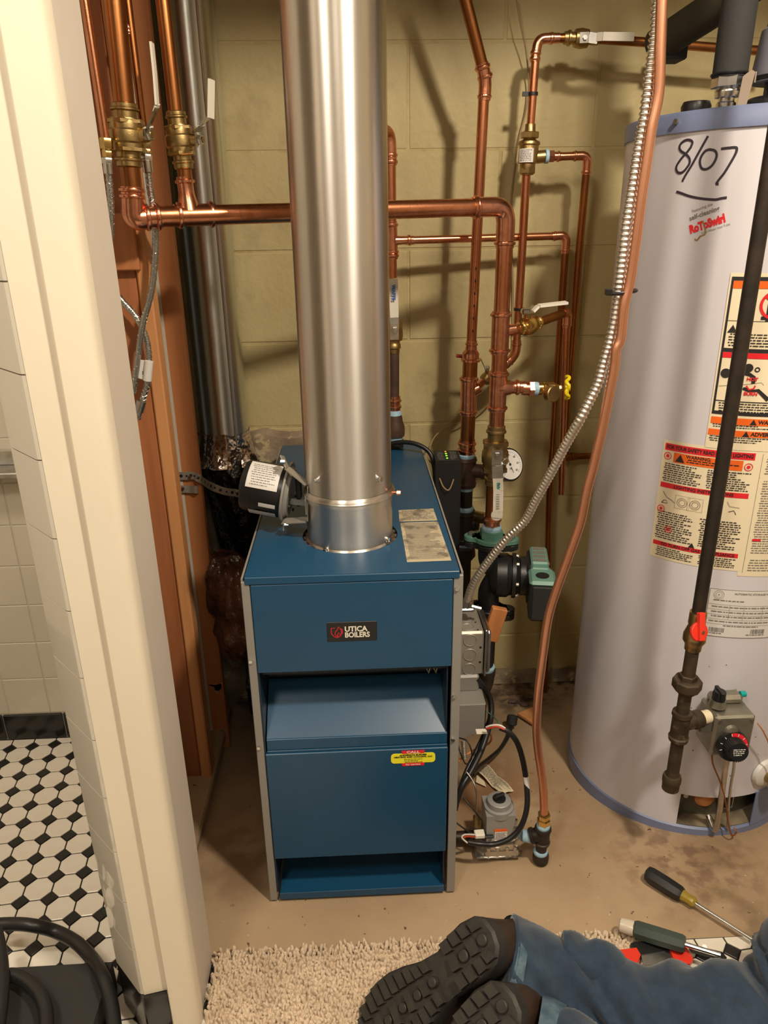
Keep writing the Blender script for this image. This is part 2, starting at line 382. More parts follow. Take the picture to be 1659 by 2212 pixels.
# bare stained band where the paint stops
b = MB(); pts = []
n = 90
top = [(.9-1.8*0+(-1.8+2.5*0)*0, 0)]
b = MB(); vs = []; fs = []
for i in range(n+1):
    x = -.12+1.78*i/n; zt = -.045+.018*noise.noise(V((x*14, 0, 3)))+.008*noise.noise(V((x*50, 0, 3)))
    vs += [(x, WY-.0045, fz(0, WY)-.004), (x, WY-.0035, zt)]
for i in range(n): fs.append((2*i, 2*i+2, 2*i+3, 2*i+1))
m0 = len(vs)
b.add(vs, fs); bd = b.build('trim_1', M['concrete_raw'], smooth=0); struct(bd, 'bare unpainted strip at the foot of the block wall')
# unpainted footing behind and left of the boiler
b = MB(); vs = []; fs = []; n = 50
for i in range(n+1):
    x = -.9+.88*i/n; zt = .672+.010*noise.noise(V((x*16, 1, 3)))+.005*noise.noise(V((x*60, 0, 3)))
    vs += [(x, WY-.03, -.095), (x, WY-.03, zt-.01), (x, WY-.0, zt)]
for i in range(n):
    for q in range(2): fs.append((3*i+q, 3*i+3+q, 3*i+4+q, 3*i+1+q))
b.add(vs, fs); struct(b.build('trim_2', M['concrete_raw'], smooth=0), 'dirty unpainted ledge below the yellow blocks')
# right wall, bathroom walls, room behind the camera, ceiling
b = MB(); b.box((1.66, .885, -.1), (1.76, 1.9, 2.3)); struct(b.build('wall_right', M['wall'], smooth=0))
b = MB(); b.box((1.66, -1.5, -.02), (1.76, .885, 2.3)); struct(b.build('wall_right_bathroom', M['roomwall'], smooth=0))
b = MB(); b.box((-1.6, -1.6, -.02), (1.76, -1.5, 2.3)); struct(b.build('wall_front', M['roomwall'], smooth=0))
b = MB(); b.box((-1.7, -1.6, -.02), (-1.6, 1.62, 2.3)); struct(b.build('wall_left', M['roomwall'], smooth=0))
b = MB(); b.box((-1.7, -1.6, 2.3), (1.76, 1.95, 2.38)); struct(b.build('ceiling', M['ceiling'], smooth=0))
# bathroom floor: grout bed with octagon and dot tiles
b = MB(); b.box((-1.6, -1.5, -.03), (-.40, 1.6, -.0022)); b.box((-.40, -1.5, -.03), (1.66, .884, -.0022))
ftl = struct(b.build('floor_tiled', M['grout_b'], smooth=0))
LA = V((.0503, .0056, 0)); LB = V((.0056, -.0503, 0)); LO = V((-.706, 1.221, 0))
pit = .0506; e1 = LA.normalized(); e2 = LB.normalized()
def inst(name, me, loc, parent):
    o = bpy.data.objects.new(name, me); COL.objects.link(o); o.parent = parent; o.location = V(loc)-ORG[parent.name]; return o
def tile_mesh(name, poly, m, z0=-.0025, z1=.0, ins=.0012):
    c = V((0, 0, 0)); n = len(poly)
    vs = [V((p[0], p[1], z0)) for p in poly]+[V((p[0], p[1], z1-.0006)) for p in poly]+[V((p[0]*(1-ins/.024), p[1]*(1-ins/.024), z1)) for p in poly]
    fs = [tuple(range(2*n, 3*n))]+[(i, (i+1) % n, n+(i+1) % n, n+i) for i in range(n)]+[(n+i, n+(i+1) % n, 2*n+(i+1) % n, 2*n+i) for i in range(n)]
    me = bpy.data.meshes.new(name); me.from_pydata(vs, [], fs); me.materials.append(m); return me
def loc2(u, v): return e1*u+e2*v
hs = pit/2-.0014; cut = .0148
octp = [loc2(*q) for q in ((-hs+cut, -hs), (hs-cut, -hs), (hs, -hs+cut), (hs, hs-cut), (hs-cut, hs), (-hs+cut, hs), (-hs, hs-cut), (-hs, -hs+cut))]
octm = tile_mesh('octagon_tile', octp[::-1], M['ftile'])
dq = cut-.0010
dotp = [loc2(*q) for q in ((dq, 0), (0, dq), (-dq, 0), (0, -dq))]
dotm = tile_mesh('dot_tile', dotp[::-1], M['fdot'], ins=.002)
PARTX = -.385
cnt = 0; far_o = MB()
for i in range(-30, 60):
    for j in range(-9, 60):
        for kind in (0, 1):
            p = LO+LA*(i+(.5 if kind == 0 else 0))+LB*(j+(.5 if kind == 0 else 0))
            if p.y > 1.515 or p.x < -1.58: continue
            if PARTX-.03 < p.x < .4 and p.y > .86: continue
            if p.x > -.42 and p.y > .905: continue
            ylim = 1.4925 if p.x < -.42 else .8835
            if p.y < -.3: continue
            z = CAM+V((0, 0, 0)); d = p-CAM; zc = d.dot(fw); px = W/2+F*d.dot(ci)/zc; py = H/2-F*d.dot(cj)/zc
            if -60 < px < 1720 and py < 2260 and (p.x < -.34 or p.x > .40):
                pl = octp if kind == 0 else dotp
                if p.y+max(q.y for q in pl) > ylim:
                    if p.y+min(q.y for q in pl) > ylim-.004: continue
                    out = []; lim = ylim-p.y
                    for a, c in zip(pl, pl[1:]+pl[:1]):
                        if a.y <= lim: out.append(a)
                        if (a.y <= lim) != (c.y <= lim): out.append(a+(c-a)*((lim-a.y)/(c.y-a.y)))
                    inst('octagon_tile' if kind == 0 else 'dot_tile', tile_mesh('cut_tile', out[::-1], M['ftile'] if kind == 0 else M['fdot']), p, ftl); continue
                inst('octagon_tile' if kind == 0 else 'dot_tile', octm if kind == 0 else dotm, p, ftl); cnt += 1
            elif p.x < 1.6:
                me = octm if kind == 0 else dotm
                if kind == 0 and p.y < .85: far_o.add([p+v.co for v in me.vertices], [tuple(f.vertices) for f in me.polygons])
fo = far_o.build('tile_field', M['ftile'], ftl, smooth=0); fo['kind'] = 'stuff'
# bathroom back wall with square tiles over a black base row
BW = 1.5
b = MB(); b.box((-1.62, BW-.0012, -.02), (PARTX+.02, BW+.1, 2.3)); wbt = struct(b.build('wall_bathroom', M['grout_w'], smooth=0))
xs = [-.739+.0965*k for k in range(-4, 4)]
for k in range(0, 12):
    z0 = .071+.0962*k; z1 = z0+.0962
    for x0 in xs:
        off = 0
        x1 = min(x0+.0965, PARTX); 
        if x0 > -.42 or x0 < -1.0: continue
        bb = MB(); bb.box((x0+.0009, BW-.003, z0+.0009), (x1-.0009, BW+.005, z1-.0009), .0014); bb.build('tile', M['wtile2'], wbt, smooth=0)
b = MB(); b.box((-1.6, BW-.002, 1.23), (PARTX, BW+.004, 2.3)); struct(b.build('wall_bathroom_upper', M['wtile2'], smooth=0))
bj = P(8, 1565, BW-.006).x; bw_ = P(138, 1562, BW-.006).x-bj
for x0 in (bj-bw_, bj, bj+bw_):
    bb = MB(); bb.box((x0+.0012, BW-.006, .001), (x0+bw_-.0012, BW+.005, .069), .002); bb.build('base_tile', M['btile'], wbt, smooth=0)
t = T('glass_shelf', 'grey glass shelf on the tiled bathroom wall', 'shelf', (-.86, 1.45, .678))
b = MB(); b.box((-1.1, 1.43, .678), (-.655, 1.495, .690), .002); b.build('shelf_board', M['steel'], t)
b = MB(); b.box((-1.1, 1.485, .690), (-.655, 1.496, .722), .002); b.build('shelf_rail', M['chrome'], t)
# ---- partition end: 45 degree tiled return, plaster strip, casing, jamb
ZB = .092
A = V((-.387, .826)); B = V((-.3335, .768)); 
b = MB(); poly = [(-.335, .768), (-.262, .80), (-.262, .893), (-.335, .893), (-.335, 1.49), (-.387, 1.49), (-.387, .826)]
poly = [(-.384, .829), (-.331, .771), (-.275, .795), (-.275, .891), (-.400, .895), (-.445, 1.5), (-.455, 1.5), (-.42, .895)]
poly = [(-.3862, .8275), (-.3325, .7695), (-.279, .795), (-.279, .891), (-.36, .893), (-.440, 1.03), (-.440, 1.5), (-.452, 1.5), (-.452, 1.03), (-.398, .90)]
b.prism([(x, y, 0) for x, y in poly], (0, 0, 2.3)); wpart = struct(b.build('wall_partition', M['grout_w'], smooth=0))
dirt = (A-B).normalized(); nrm = V((-dirt.y, dirt.x)); nrm = nrm if nrm.y < 0 else -nrm
zj = [ZB+.0913*k for k in range(16)]
def ret_tile(z0, z1, m, g=.0008):
    # bullnose tile: quarter-round on the casing side
    pr = [];  a = B+dirt*0; L = (A-B).length
    prof = [(L-.0005, 0), (L-.0005, .006), (.008, .006), (.004, .005), (.0012, .0025), (0, 0)]
    pts = [V((B.x+dirt.x*s_+nrm.x*(h_-.0035), B.y+dirt.y*s_+nrm.y*(h_-.0035), z0+g)) for s_, h_ in prof]
    mb = MB(); mb.prism(pts, (0, 0, z1-z0-2*g)); return mb.build('tile', m, wpart, smooth=18)
for z0, z1 in zip(zj, zj[1:]): ret_tile(z0, z1, M['wtile'])
ret_tile(.001, ZB, M['btile'])
b = MB(); b.prism([(-.3325, .7690, ZB), (-.297, .7760, ZB), (-.297, .80, ZB), (-.3325, .79, ZB)], (0, 0, 2.2)); struct(b.build('trim_3', M['white'], smooth=0), 'cream plaster strip between the tiled corner and the casing')
b = MB(); b.prism([(-.3325, .764, 0), (-.2995, .769, 0), (-.2995, .80, 0), (-.3325, .79, 0)], (0, 0, ZB-.001)); struct(b.build('baseboard_left', M['btile'], smooth=0))
# door casing (rounded outer edge) and jamb
pf = [(-.2985, .800), (-.2985, .7690), (-.2965, .7670), (-.270, .7725), (-.2635, .7775), (-.2605, .783), (-.2605, .80)]
b = MB(); b.prism([(x, y, 0) for x, y in pf], (0, 0, 2.29)); struct(b.build('trim_4', M['white'], smooth=50), 'cream painted door casing')
b = MB(); b.prism([(-.278, .7875, 0), (-.263, .7895, 0), (-.263, .892, 0), (-.278, .892, 0)], (0, 0, 2.29)); struct(b.build('trim_5', M['jamb'], smooth=0), 'pale grey door jamb board')
b = MB(); b.box((-.26, .79, 1.90), (1.66, .885, 2.3)); struct(b.build('wall_header', M['roomwall'], smooth=0))
# ---- raw studs
def stud(x0, y0, x1, y1, z0, z1, m, label, cat='stud'):
    bb = MB(); bb.box((x0, y0, z0), (x1, y1, z1), .003); o = bb.build('wood_stud', m, smooth=0); return tag(o, label, cat)
stud(-.3620, 1.335, -.3393, 1.375, -.042, 2.29, M['wood_l'], 'pale fir stud nearest the floor corner beside the duct', 'wood stud')
stud(-.43, 1.34, -.3630, 1.38, -.042, 2.29, M['wood_d'], 'dark reddish stud behind the white door jamb', 'wood stud')
stud(-.388, 1.50, -.3285, 1.525, -.055, 2.29, M['wood'], 'reddish knotty stud with a round knot, beside the galvanised duct', 'wood stud')
stud(-.56, 1.56, -.398, 1.60, -.055, 2.29, M['wood_d'], 'dark brown stud in the shadow behind the braided hoses', 'wood stud')
bb = MB(); bb.box((-.42, 1.323, 1.075), (-.352, 1.3345, 1.165), .002); tag(bb.build('wood_blocking', M['wood'], smooth=0), 'short wooden block between studs under the copper elbow', 'wood block')
# knot on the knotty stud
k = P(404, 892, 1.519)
# ---- concrete kerb under the studs
b = MB(); b.box((-.42, .895, -.03), (-.335, 1.60, .0), .004); struct(b.build('trim_6', M['floor'], smooth=0), 'low concrete kerb beneath the studs')

# ================================================================ BOILER
XL, XR, BY, BB, ZT = -.176, .159, 1.0, 1.70, .655
bo = T('boiler', 'blue gas boiler with grey side panels in the middle of the room', 'boiler', (-.009, 1.0, 0))
gw = .0125
for s in (0, 1):
    b = MB(); x0, x1 = (XL, XL+.003) if s == 0 else (XR-.003, XR)
    b.prism([(x0, BY+.002, .004), (x0, BB, fz(0, BB)+.002), (x0, BB, ZT-.004), (x0, BY+.002, ZT-.004)], (.003, 0, 0))
    xa, xb = (XL, XL+gw) if s == 0 else (XR-gw-.002, XR)
    b.box((xa, BY-.001, .004), (xb, BY+.006, ZT-.008), .0008); sp = b.build('side_panel', M['greypaint'], bo, smooth=0, label='grey side panel')
    b = MB()
    for z in ((.625, .43, .345) if s else (.51, .345)):
        b.cyl((xa+gw*.35, BY-.001, z), (xa+gw*.35, BY-.005, z), .0032, 6)
    b.parts('screw', M['chrome'], sp)
# top panel with the round flue opening
FX, FY, FR = -.0115, 1.152, .0705
hr = .080; n = 64
b = MB(); vs = []; fs = []
x0, x1, y0, y1 = XL+.006, XR-.006, BY, BB
def rectpt(a):
    c, s = cos(a), sin(a); t = 1e9
    if c > 1e-9: t = min(t, (x1-FX)/c)
    if c < -1e-9: t = min(t, (x0-FX)/c)
    if s > 1e-9: t = min(t, (y1-FY)/s)
    if s < -1e-9: t = min(t, (y0-FY)/s)
    return FX+c*t, FY+s*t
angs = sorted([2*pi*k/n for k in range(n)]+[math.atan2(y-FY, x-FX) % (2*pi) for x in (x0, x1) for y in (y0, y1)])
m = len(angs)
for zz in (ZT, ZT-.002):
    for a in angs:
        X, Y = rectpt(a); vs.append((X, Y, zz))
    for a in angs: vs.append((FX+hr*cos(a), FY+hr*.98*sin(a), zz))
for k in range(m):
    q = (k+1) % m
    fs += [(k, q, m+q, m+k), (2*m+k, 3*m+k, 3*m+q, 2*m+q), (k, 2*m+k, 2*m+q, q), (m+k, m+q, 3*m+q, 3*m+k)]
b.add(vs, fs); b.box((x0, BY-.003, ZT-.0125), (x1, BY, ZT), .001); b.build('top_panel', M['blue'], bo, smooth=0)
b = MB(); b.lathe((FX, FY, ZT-.09), (FX, FY, ZT-.004), [(0, .1), (.2, .1), (.9, .079), (1, .0765)], 40, cap=False); b.box((x0+.01, FY-.1, ZT-.10), (x1-.01, FY+.12, ZT-.09))
for k in range(26):
    a = 2*pi*k/26; c = V((FX+.0765*cos(a), FY+.0768*.98*sin(a), ZT-.006)); b.ball(c, .0042, 6, 4)
b.build('draft_hood', M['charcoal'], bo)
# doors and openings
dl, dr = XL+gw+.001, XR-gw-.003
def panel(name, za, zb, y=BY-.002, xa=dl, xb=dr, m=M['blue']):
    b = MB(); b.box((xa, y, za), (xb, y+.018, zb), .0012); return b.build(name, m, bo, smooth=0)
up_d = panel('upper_door', .487, .6415)
lo_d = panel('lower_door', .1045, .331, BY-.004, dl+.001, dr-.003)
b = MB(); xa, xb = dl+.004, dr-.004
b.prism([(xa, BY+.002, .352), (xa, BY+.085, .418), (xa, BY+.085, .416), (xa, BY+.002, .350)], (xb-xa, 0, 0)); b.build('sloped_shelf', M['blue'], bo, smooth=0)
b = MB(); b.box((xa, BY+.0005, .336), (xb, BY+.004, .357), .0008); b.box((xa, BY-.001, .3315), (xb, BY+.012, .3355), .0005); b.build('shelf_lip', M['blue'], bo, smooth=0)
b = MB(); b.box((xa, BY+.09, .10), (xb, BY+.10, .64)); b.box((xa, BY+.02, .47), (xb, BY+.09, .474)); b.build('inner_back_panel', M['blueshade'], bo, smooth=0)
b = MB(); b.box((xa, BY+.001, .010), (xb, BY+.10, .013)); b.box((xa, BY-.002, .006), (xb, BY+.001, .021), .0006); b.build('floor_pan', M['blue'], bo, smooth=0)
b = MB(); b.box((dl-.001, BY+.001, .022), (dl+.002, BY+.09, .49)); b.box((dr-.006, BY+.006, .022), (dr-.004, BY+.09, .49)); b.build('inner_side_panel', M['blueshade'], bo, smooth=0)
b = MB()
for x in (.102, .114):
    b.tube([(x, BY+.04, .485), (x+.004, BY+.035, .466), (x+.009, BY+.03, .455), (x+.013, BY+.035, .468)], .0022, 8)
b.build('igniter_wire', M['steel'], bo)
# name plate: black badge, red shield and flame, white lettering
bx0, bx1, bz0, bz1 = -.0505, .0265, .5405, .5745
b = MB(); b.box((bx0, BY-.0032, bz0), (bx1, BY-.0015, bz1), .0006); badge = b.build('name_badge', M['black'], bo, smooth=0, label='black name badge with a red shield')
YB = BY-.0036
def tf(y): return lambda u, v: V((u, y, v))
b = MB(); flat(b, text_geo('UTICA', .0125, -.0235, .5618, .0004, 'LEFT', .95), tf(YB)); flat(b, text_geo('BOILERS', .0125, -.0235, .5515, .0004, 'LEFT', .84), tf(YB)); b.build('lettering', M['whitep'], badge, smooth=0)
b = MB(); cx, cz = -.0355, .5573
def stroke(mb, pts, w, fn):
    pts = [V((p[0], p[1])) for p in pts]
    vs = []; n = len(pts)
    for i, p in enumerate(pts):
        t = (pts[min(i+1, n-1)]-pts[max(i-1, 0)]).normalized(); q = V((-t.y, t.x))*w/2; vs += [fn(p.x+q.x, p.y+q.y), fn(p.x-q.x, p.y-q.y)]
    mb.add(vs, [(2*i, 2*i+1, 2*i+3, 2*i+2) for i in range(n-1)])
S = .0085
stroke(b, [(cx-.3*S, cz+.9*S), (cx-1.0*S, cz+.85*S), (cx-1.0*S, cz-.2*S), (cx-.6*S, cz-.8*S), (cx, cz-1.15*S), (cx+.6*S, cz-.85*S), (cx+1.0*S, cz-.2*S), (cx+1.0*S, cz+.6*S), (cx+.75*S, cz+.75*S)], .0011, tf(YB))
stroke(b, [(cx+.1*S, cz-1.0*S), (cx-.35*S, cz-.45*S), (cx-.25*S, cz+.1*S), (cx+.1*S, cz+.5*S), (cx+.3*S, cz+1.15*S), (cx+.75*S, cz+.55*S), (cx+.85*S, cz-.1*S), (cx+.7*S, cz-.7*S)], .0011, tf(YB))
stroke(b, [(cx+.25*S, cz-1.0*S), (cx+.1*S, cz-.5*S), (cx+.35*S, cz-.05*S), (cx+.6*S, cz-.5*S), (cx+.5*S, cz-.95*S)], .001, tf(YB))
b.build('shield_emblem', M['red'], badge, smooth=0)
# service sticker: yellow oval plate with red bands
sx, sz = .0825, .3125
YS = BY-.0048
def rrect(cx, cz, w, h, r, n=6):
    out = []
    for qx, qz, a0 in ((1, 1, 0), (-1, 1, 90), (-1, -1, 180), (1, -1, 270)):
        for k in range(n+1):
            a = radians(a0+90*k/n); out.append((cx+qx*(w/2-r)+r*cos(a), cz+qz*(h/2-r)+r*sin(a)))
    return out
b = MB(); po = rrect(sx, sz, .074, .0195, .006); b.prism([(x, YS, z) for x, z in po], (0, .0008, 0)); stk = b.build('service_sticker', M['yellow'], bo, smooth=0, label='yellow service sticker with red bands')
b = MB()
for zc in (sz+.0125, sz-.0125): b.prism([(sx-.018, YS-.0002, zc-.003), (sx+.018, YS-.0002, zc-.003), (sx+.0195, YS-.0002, zc+.003), (sx-.0195, YS-.0002, zc+.003)], (0, .0006, 0))
b.parts('sticker_band', M['red'], stk, smooth=0)
b = MB(); f1 = tf(YS-.0004); flat(b, text_geo('CALL', .0062, sx, sz+.0125, .0002, sx=1.5), f1); flat(b, text_geo('for service', .0048, sx, sz-.0125, .0001, sx=1.2), f1); b.build('sticker_white_print', M['whitep'], stk, smooth=0)
b = MB(); flat(b, text_geo('ANDERSON BURNER', .0040, sx, sz+.0067, .0002, sx=1.2), f1); flat(b, text_geo('HEATING AND COOLING, LLC', .0042, sx, sz+.0028, .0002, sx=1.1), f1)
for dz in (-.0012, -.0045, -.0075): flat(b, lines2(sx-.016, sz+dz-.0019, sx+.016, sz+dz, .0011, .001), f1)
b.build('sticker_print', M['ink'], stk, smooth=0)
# dusty instruction label on the top
def onplane(z): return lambda u, v: V((u, v, z))
def quad_fn(c00, c10, c01, c11, dz):
    return lambda u, v: (V(c00)*(1-u)+V(c10)*u)*(1-v)+(V(c01)*(1-u)+V(c11)*u)*v+V((0, 0, dz))
q = quad_fn((.076, 1.033, ZT), (.145, 1.034, ZT), (.076, 1.195, ZT), (.142, 1.195, ZT), .0004)
q2 = quad_fn((.075, 1.199, ZT), (.142, 1.199, ZT), (.077, 1.255, ZT), (.141, 1.258, ZT), .0006)
b = MB(); flat(b, rect2(0, 0, 1, 1), q); flat(b, rect2(0, 0, 1, 1), q2); il = b.build('instruction_label', M['labeld'], bo, smooth=0, label='dusty tan instruction label')
b = MB(); flat(b, lines2(.08, .05, .95, .97, .010, .012), lambda u, v: q(u, v)+V((0, 0, .0003))); flat(b, lines2(.08, .1, .95, .9, .03, .05), lambda u, v: q2(u, v)+V((0, 0, .0003))); b.build('label_print', M['inkg'], il, smooth=0)['kind'] = 'stuff'

# ================================================================ FLUE
fl = T('flue_pipe', 'large shiny galvanised flue pipe rising from the blue boiler', 'flue', (FX, FY, ZT))
b = MB(); b.lathe((FX, FY, ZT+.075), (FX, FY, 2.29), [(0, FR-.0015), (.008, FR), (1, FR)], 64, cap=False); b.build('pipe_section', M['galv'], fl)
L = .105
b = MB(); b.lathe((FX, FY, ZT-.018), (FX, FY, ZT-.018+L), [(0, FR-.001), (.06, FR+.002), (.10, FR+.004), (.15, FR+.004), (.18, FR+.001), (.80, FR+.001), (.84, FR+.003), (.92, FR+.0045), (.97, FR+.0035), (1, FR+.0005)], 64, cap=False); b.build('collar', M['galv'], fl)
b = MB(); 
for zz, r in ((ZT-.006, FR+.0035), (ZT+.079, FR+.004)):
    for k in range(64):
        pass
    b.tube([(FX+r*cos(2*pi*k/48), FY+r*sin(2*pi*k/48), zz) for k in range(49)], .0018, 8, cap=False)
b.parts('bead', M['galv'], fl)
b = MB()
for px, py, Yp in ((668, 1042, 1.09), (831, 1038, 1.09), (848, 1167, 1.11), (696, 1194, 1.082)):
    c = P(px, py, Yp); a = (c-V((FX, FY, c.z))); a.normalize(); c = V((FX, FY, c.z))+a*(FR+.003); b.cyl(c, c+a*.004, .0038, 6); b.cyl(c-a*.004, c, .0052, 12)
b.parts('screw', M['chrome'], fl)
c = V((FX+FR, FY-.02, .735)); b = MB(); b.cyl(c-V((.006, 0, 0)), c+V((.012, -.003, 0)), .0022, 8); b.cyl(c+V((.008, -.002, 0)), c+V((.014, -.0035, 0)), .0042, 6); b.build('bolt', M['copper_fit'], fl)

# damper motor on bracket
dm = T('damper_motor', 'round grey and black damper motor bracketed to the flue pipe', 'motor', (-.15, 1.2, .67))
ax0 = V((-.190, 1.195, .735)); ax1 = V((-.118, 1.185, .722)); dx = (ax1-ax0).normalized()
b = MB(); b.lathe(ax0, ax1, [(0, .030), (.04, .040), (.10, .043), (1, .045)], 40); mo = b.build('housing', M['black'], dm)
def cylband(a, dd, r, t0, t1, a0, a1, n=16):
    u = V((0, 0, 1)); u = (u-dd*u.dot(dd)).normalized(); w = dd.cross(u); 
    def fn(s, v):
        ang = radians(a0+(a1-a0)*s); return a+dd*(t0+(t1-t0)*v)+(u*cos(ang)+w*sin(ang))*r
    return fn
fnb = cylband(ax0, dx, .0455, .013, .066, 5, 72); b = MB(); flat(b, rect2(0, 0, 1, 1, 20), fnb); ml = b.build('rating_label', M['labelw'], mo)
b = MB(); flat(b, lines2(.1, .1, .9, .9, .025, .055), lambda u, v: cylband(ax0, dx, .0458, .013, .066, 5, 72)(v, u)); b.build('label_print', M['inkg'], dm, smooth=0)
b = MB(); flat(b, rect2(0, 0, 1, 1, 12), cylband(ax0, dx, .0455, .02, .066, 128, 170)); b.build('lower_label', M['labelw'], dm)
b = MB(); flat(b, rect2(0, 0, 1, 1, 6), cylband(ax0, dx, .0457, .038, .066, 102, 112)); b.build('barcode_label', M['labelw'], dm)
b = MB(); pl0 = ax1; b.cyl(pl0, pl0+dx*.004, .052, 48, ch=.0008); b.lathe(pl0+dx*.004, pl0+dx*.010, [(0, .045), (1, .040)], 40); b.build('end_plate', M['greypaint'], dm)
b = MB()
for a in range(0, 360, 60):
    u = V((0, 0, 1)); w = dx.cross(u).normalized(); c = pl0+dx*.009+(u*cos(radians(a))+w*sin(radians(a)))*.03; b.cyl(c, c+dx*.003, .003, 8)
b.build('plug', M['black'], dm)
b = MB(); b.box((-.100, 1.165, .716), (-.090, 1.185, .748), .002); b.box((-.10, 1.17, .70), (-.094, 1.178, .76), .001); b.build('switch_block', M['black'], dm)
def strap(mb, pts, w, th, updir):
    pts = [V(p) for p in pts]
    for a, c in zip(pts, pts[1:]):
        d = (c-a).normalized(); s = V(updir); s = (s-d*s.dot(d)).normalized(); nn = d.cross(s)*th
        mb.prism([a-s*w/2, c-s*w/2, c+s*w/2, a+s*w/2], nn)
b = MB(); Yb = 1.15
pu = P(608, 985, 1.16); pu2 = P(620, 1012, 1.15); p3 = P(664, 1048, 1.13); p4 = P(664, 1122, 1.13); p5 = P(612, 1125, 1.15); p6 = P(612, 1142, 1.15)
strap(b, [pu, pu2, p3, p4, p5, p6], .018, .0018, (0, 1, .1)); b.box(P(664, 1112, 1.12), P(664, 1050, 1.17)+V((-.002, 0, 0)), 0); b.build('bracket', M['galv_mat'], dm, smooth=0)
b = MB(); strap(b, [P(628, 1082, 1.17), P(662, 1086, 1.17)], .01, .003, (0, 0, 1)); b.cyl(P(612, 1083, 1.18), P(664, 1085, 1.18), .004, 10); b.build('damper_shaft', M['steel'], dm)
b = MB()
for p in (P(610, 997, 1.145), P(618, 1133, 1.14)): b.cyl(p-V((.003, 0, 0)), p+V((.004, 0, 0)), .0035, 6)
b.parts('screw', M['chrome'], dm)

# ================================================================ LEFT DUCT
DX, DY, DR = -.300, 1.69, .0548
du = T('round_duct', 'dull galvanised round duct beside the wooden studs', 'duct', (DX, DY, .66))
b = MB(); b.lathe((DX, DY, .66), (DX, DY, 2.29), [(0, DR), (1, DR)], 48, cap=False); b.build('duct_pipe', M['galv_old'], du)
b = MB(); b.box((DX+.030, DY-DR*.88, .66), (DX+.033, DY-DR*.80, 2.29)); b.build('seam', M['galv_old'], du, smooth=0)
b = MB(); vs = []; fs = []; n = 72; mm = 16
rn = random.Random(5)
for j in range(mm+1):
    for k in range(n):
        a = 2*pi*k/n; t = j/mm; r = DR+.001+.016*t*t+.009*t*noise.noise(V((cos(a)*5, sin(a)*5, t*3)))+.006*t*abs(noise.noise(V((cos(a)*14, sin(a)*14, 7+t))))
        vs.append((DX+r*cos(a), DY+r*sin(a), .70-.075*t+.010*noise.noise(V((a*2, 0, 5)))*(1-t)))
for j in range(mm):
    for k in range(n): fs.append((j*n+k, j*n+(k+1) % n, (j+1)*n+(k+1) % n, (j+1)*n+k))
b.add(vs, fs); b.build('foil_tape', M['foil'], du, smooth=25)
def crumple(pts, rads, amp, freq, seed, n=56, step=.012, sx=1, sy=1):
    sp = spline(pts, 8); m = len(sp); vs = []; fs = []
    for i, p in enumerate(sp):
        t = i/(m-1); q = t*(len(rads)-1); a0 = int(min(q, len(rads)-2)); r0 = rads[a0]+(rads[a0+1]-rads[a0])*(q-a0)
        for k in range(n):
            a = 2*pi*k/n; d = V((cos(a)*sx, sin(a)*sy, 0)); s = p*freq+d*1.5+V((seed, 0, 0))
            f = abs(noise.noise(s))*amp+noise.noise(s*2.7)*amp*.4+abs(noise.noise(s*5))*amp*.25
            vs.append(p+d*(r0+f))
    for i in range(m-1):
        for k in range(n): fs.append((i*n+k, i*n+(k+1) % n, (i+1)*n+(k+1) % n, (i+1)*n+k))
    fs.append(tuple(range(n-1, -1, -1))); fs.append(tuple(range((m-1)*n, m*n)))
    mb = MB(); mb.add(vs, fs); return mb
b = crumple([(DX+.002, DY, .642), (DX+.006, DY-.005, .60), (DX+.02, DY-.008, .5), (DX+.035, DY-.008, .3), (DX+.05, DY-.008, .1), (DX+.05, DY-.008, -.07)], [.058, .066, .060, .052, .050, .05], .012, 14, 1)
tag(b.build('flexible_duct', M['plastic_bag'], smooth=50), 'flexible duct wrapped in black plastic hanging below the foil tape', 'flexible duct')
b = crumple([(-.300, 1.52, .46), (-.292, 1.52, .42), (-.280, 1.52, .34), (-.275, 1.52, .26), (-.28, 1.52, .20)], [.020, .046, .058, .054, .028], .018, 13, 4)
tag(b.build('insulation_bundle', M['pinkins'], smooth=40), 'crumpled insulation bundle under dark film beside the stud', 'insulation')
b = MB(); pp = [P(445, 1478, 1.50), P(465, 1480, 1.50), P(480, 1476, 1.5), P(478, 1487, 1.5), P(468, 1498, 1.5), P(462, 1484, 1.5)]; b.prism(pp, (0, .012, 0)); tag(b.build('insulation_scrap', M['label'], smooth=0), 'small torn cream scrap caught on the dark bundle', 'scrap')
# perforated hanger strap
hs_ = T('hanger_strap', 'perforated steel hanger strap around the black wrapped duct', 'strap', P(470, 1050, 1.56))
def ribbon(name, pts, w, m, parent, updir=(0, 0, 1), th=.0012):
    sp = spline(pts, 6); mb = MB(); vs = []
    for i, p in enumerate(sp):
        t = (sp[min(i+1, len(sp)-1)]-sp[max(i-1, 0)]).normalized(); s = V(updir); s = (s-t*s.dot(t)).normalized()*w/2; nn = t.cross(s).normalized()*th
        vs += [p-s, p+s, p+s+nn, p-s+nn]
    fs = []
    for i in range(len(sp)-1):
        for k in range(4): fs.append((4*i+k, 4*i+(k+1) % 4, 4*i+4+(k+1) % 4, 4*i+4+k))
    fs += [(0, 1, 2, 3), tuple(4*(len(sp)-1)+k for k in (3, 2, 1, 0))]
    mb.add(vs, fs); return mb.build(name, m, parent, smooth=40), sp
pts = [P(376, 1027, 1.494), P(400, 1028, 1.494), P(418, 1027, 1.494), P(432, 1035, 1.496), P(446, 1045, 1.54), P(460, 1052, 1.565), P(485, 1061, 1.57), P(508, 1064, 1.58), P(522, 1062, 1.59), V((-.20, 1.68, .60))]
_, sp = ribbon('band', pts, .017, M['galv_mat'], hs_)
b = MB()
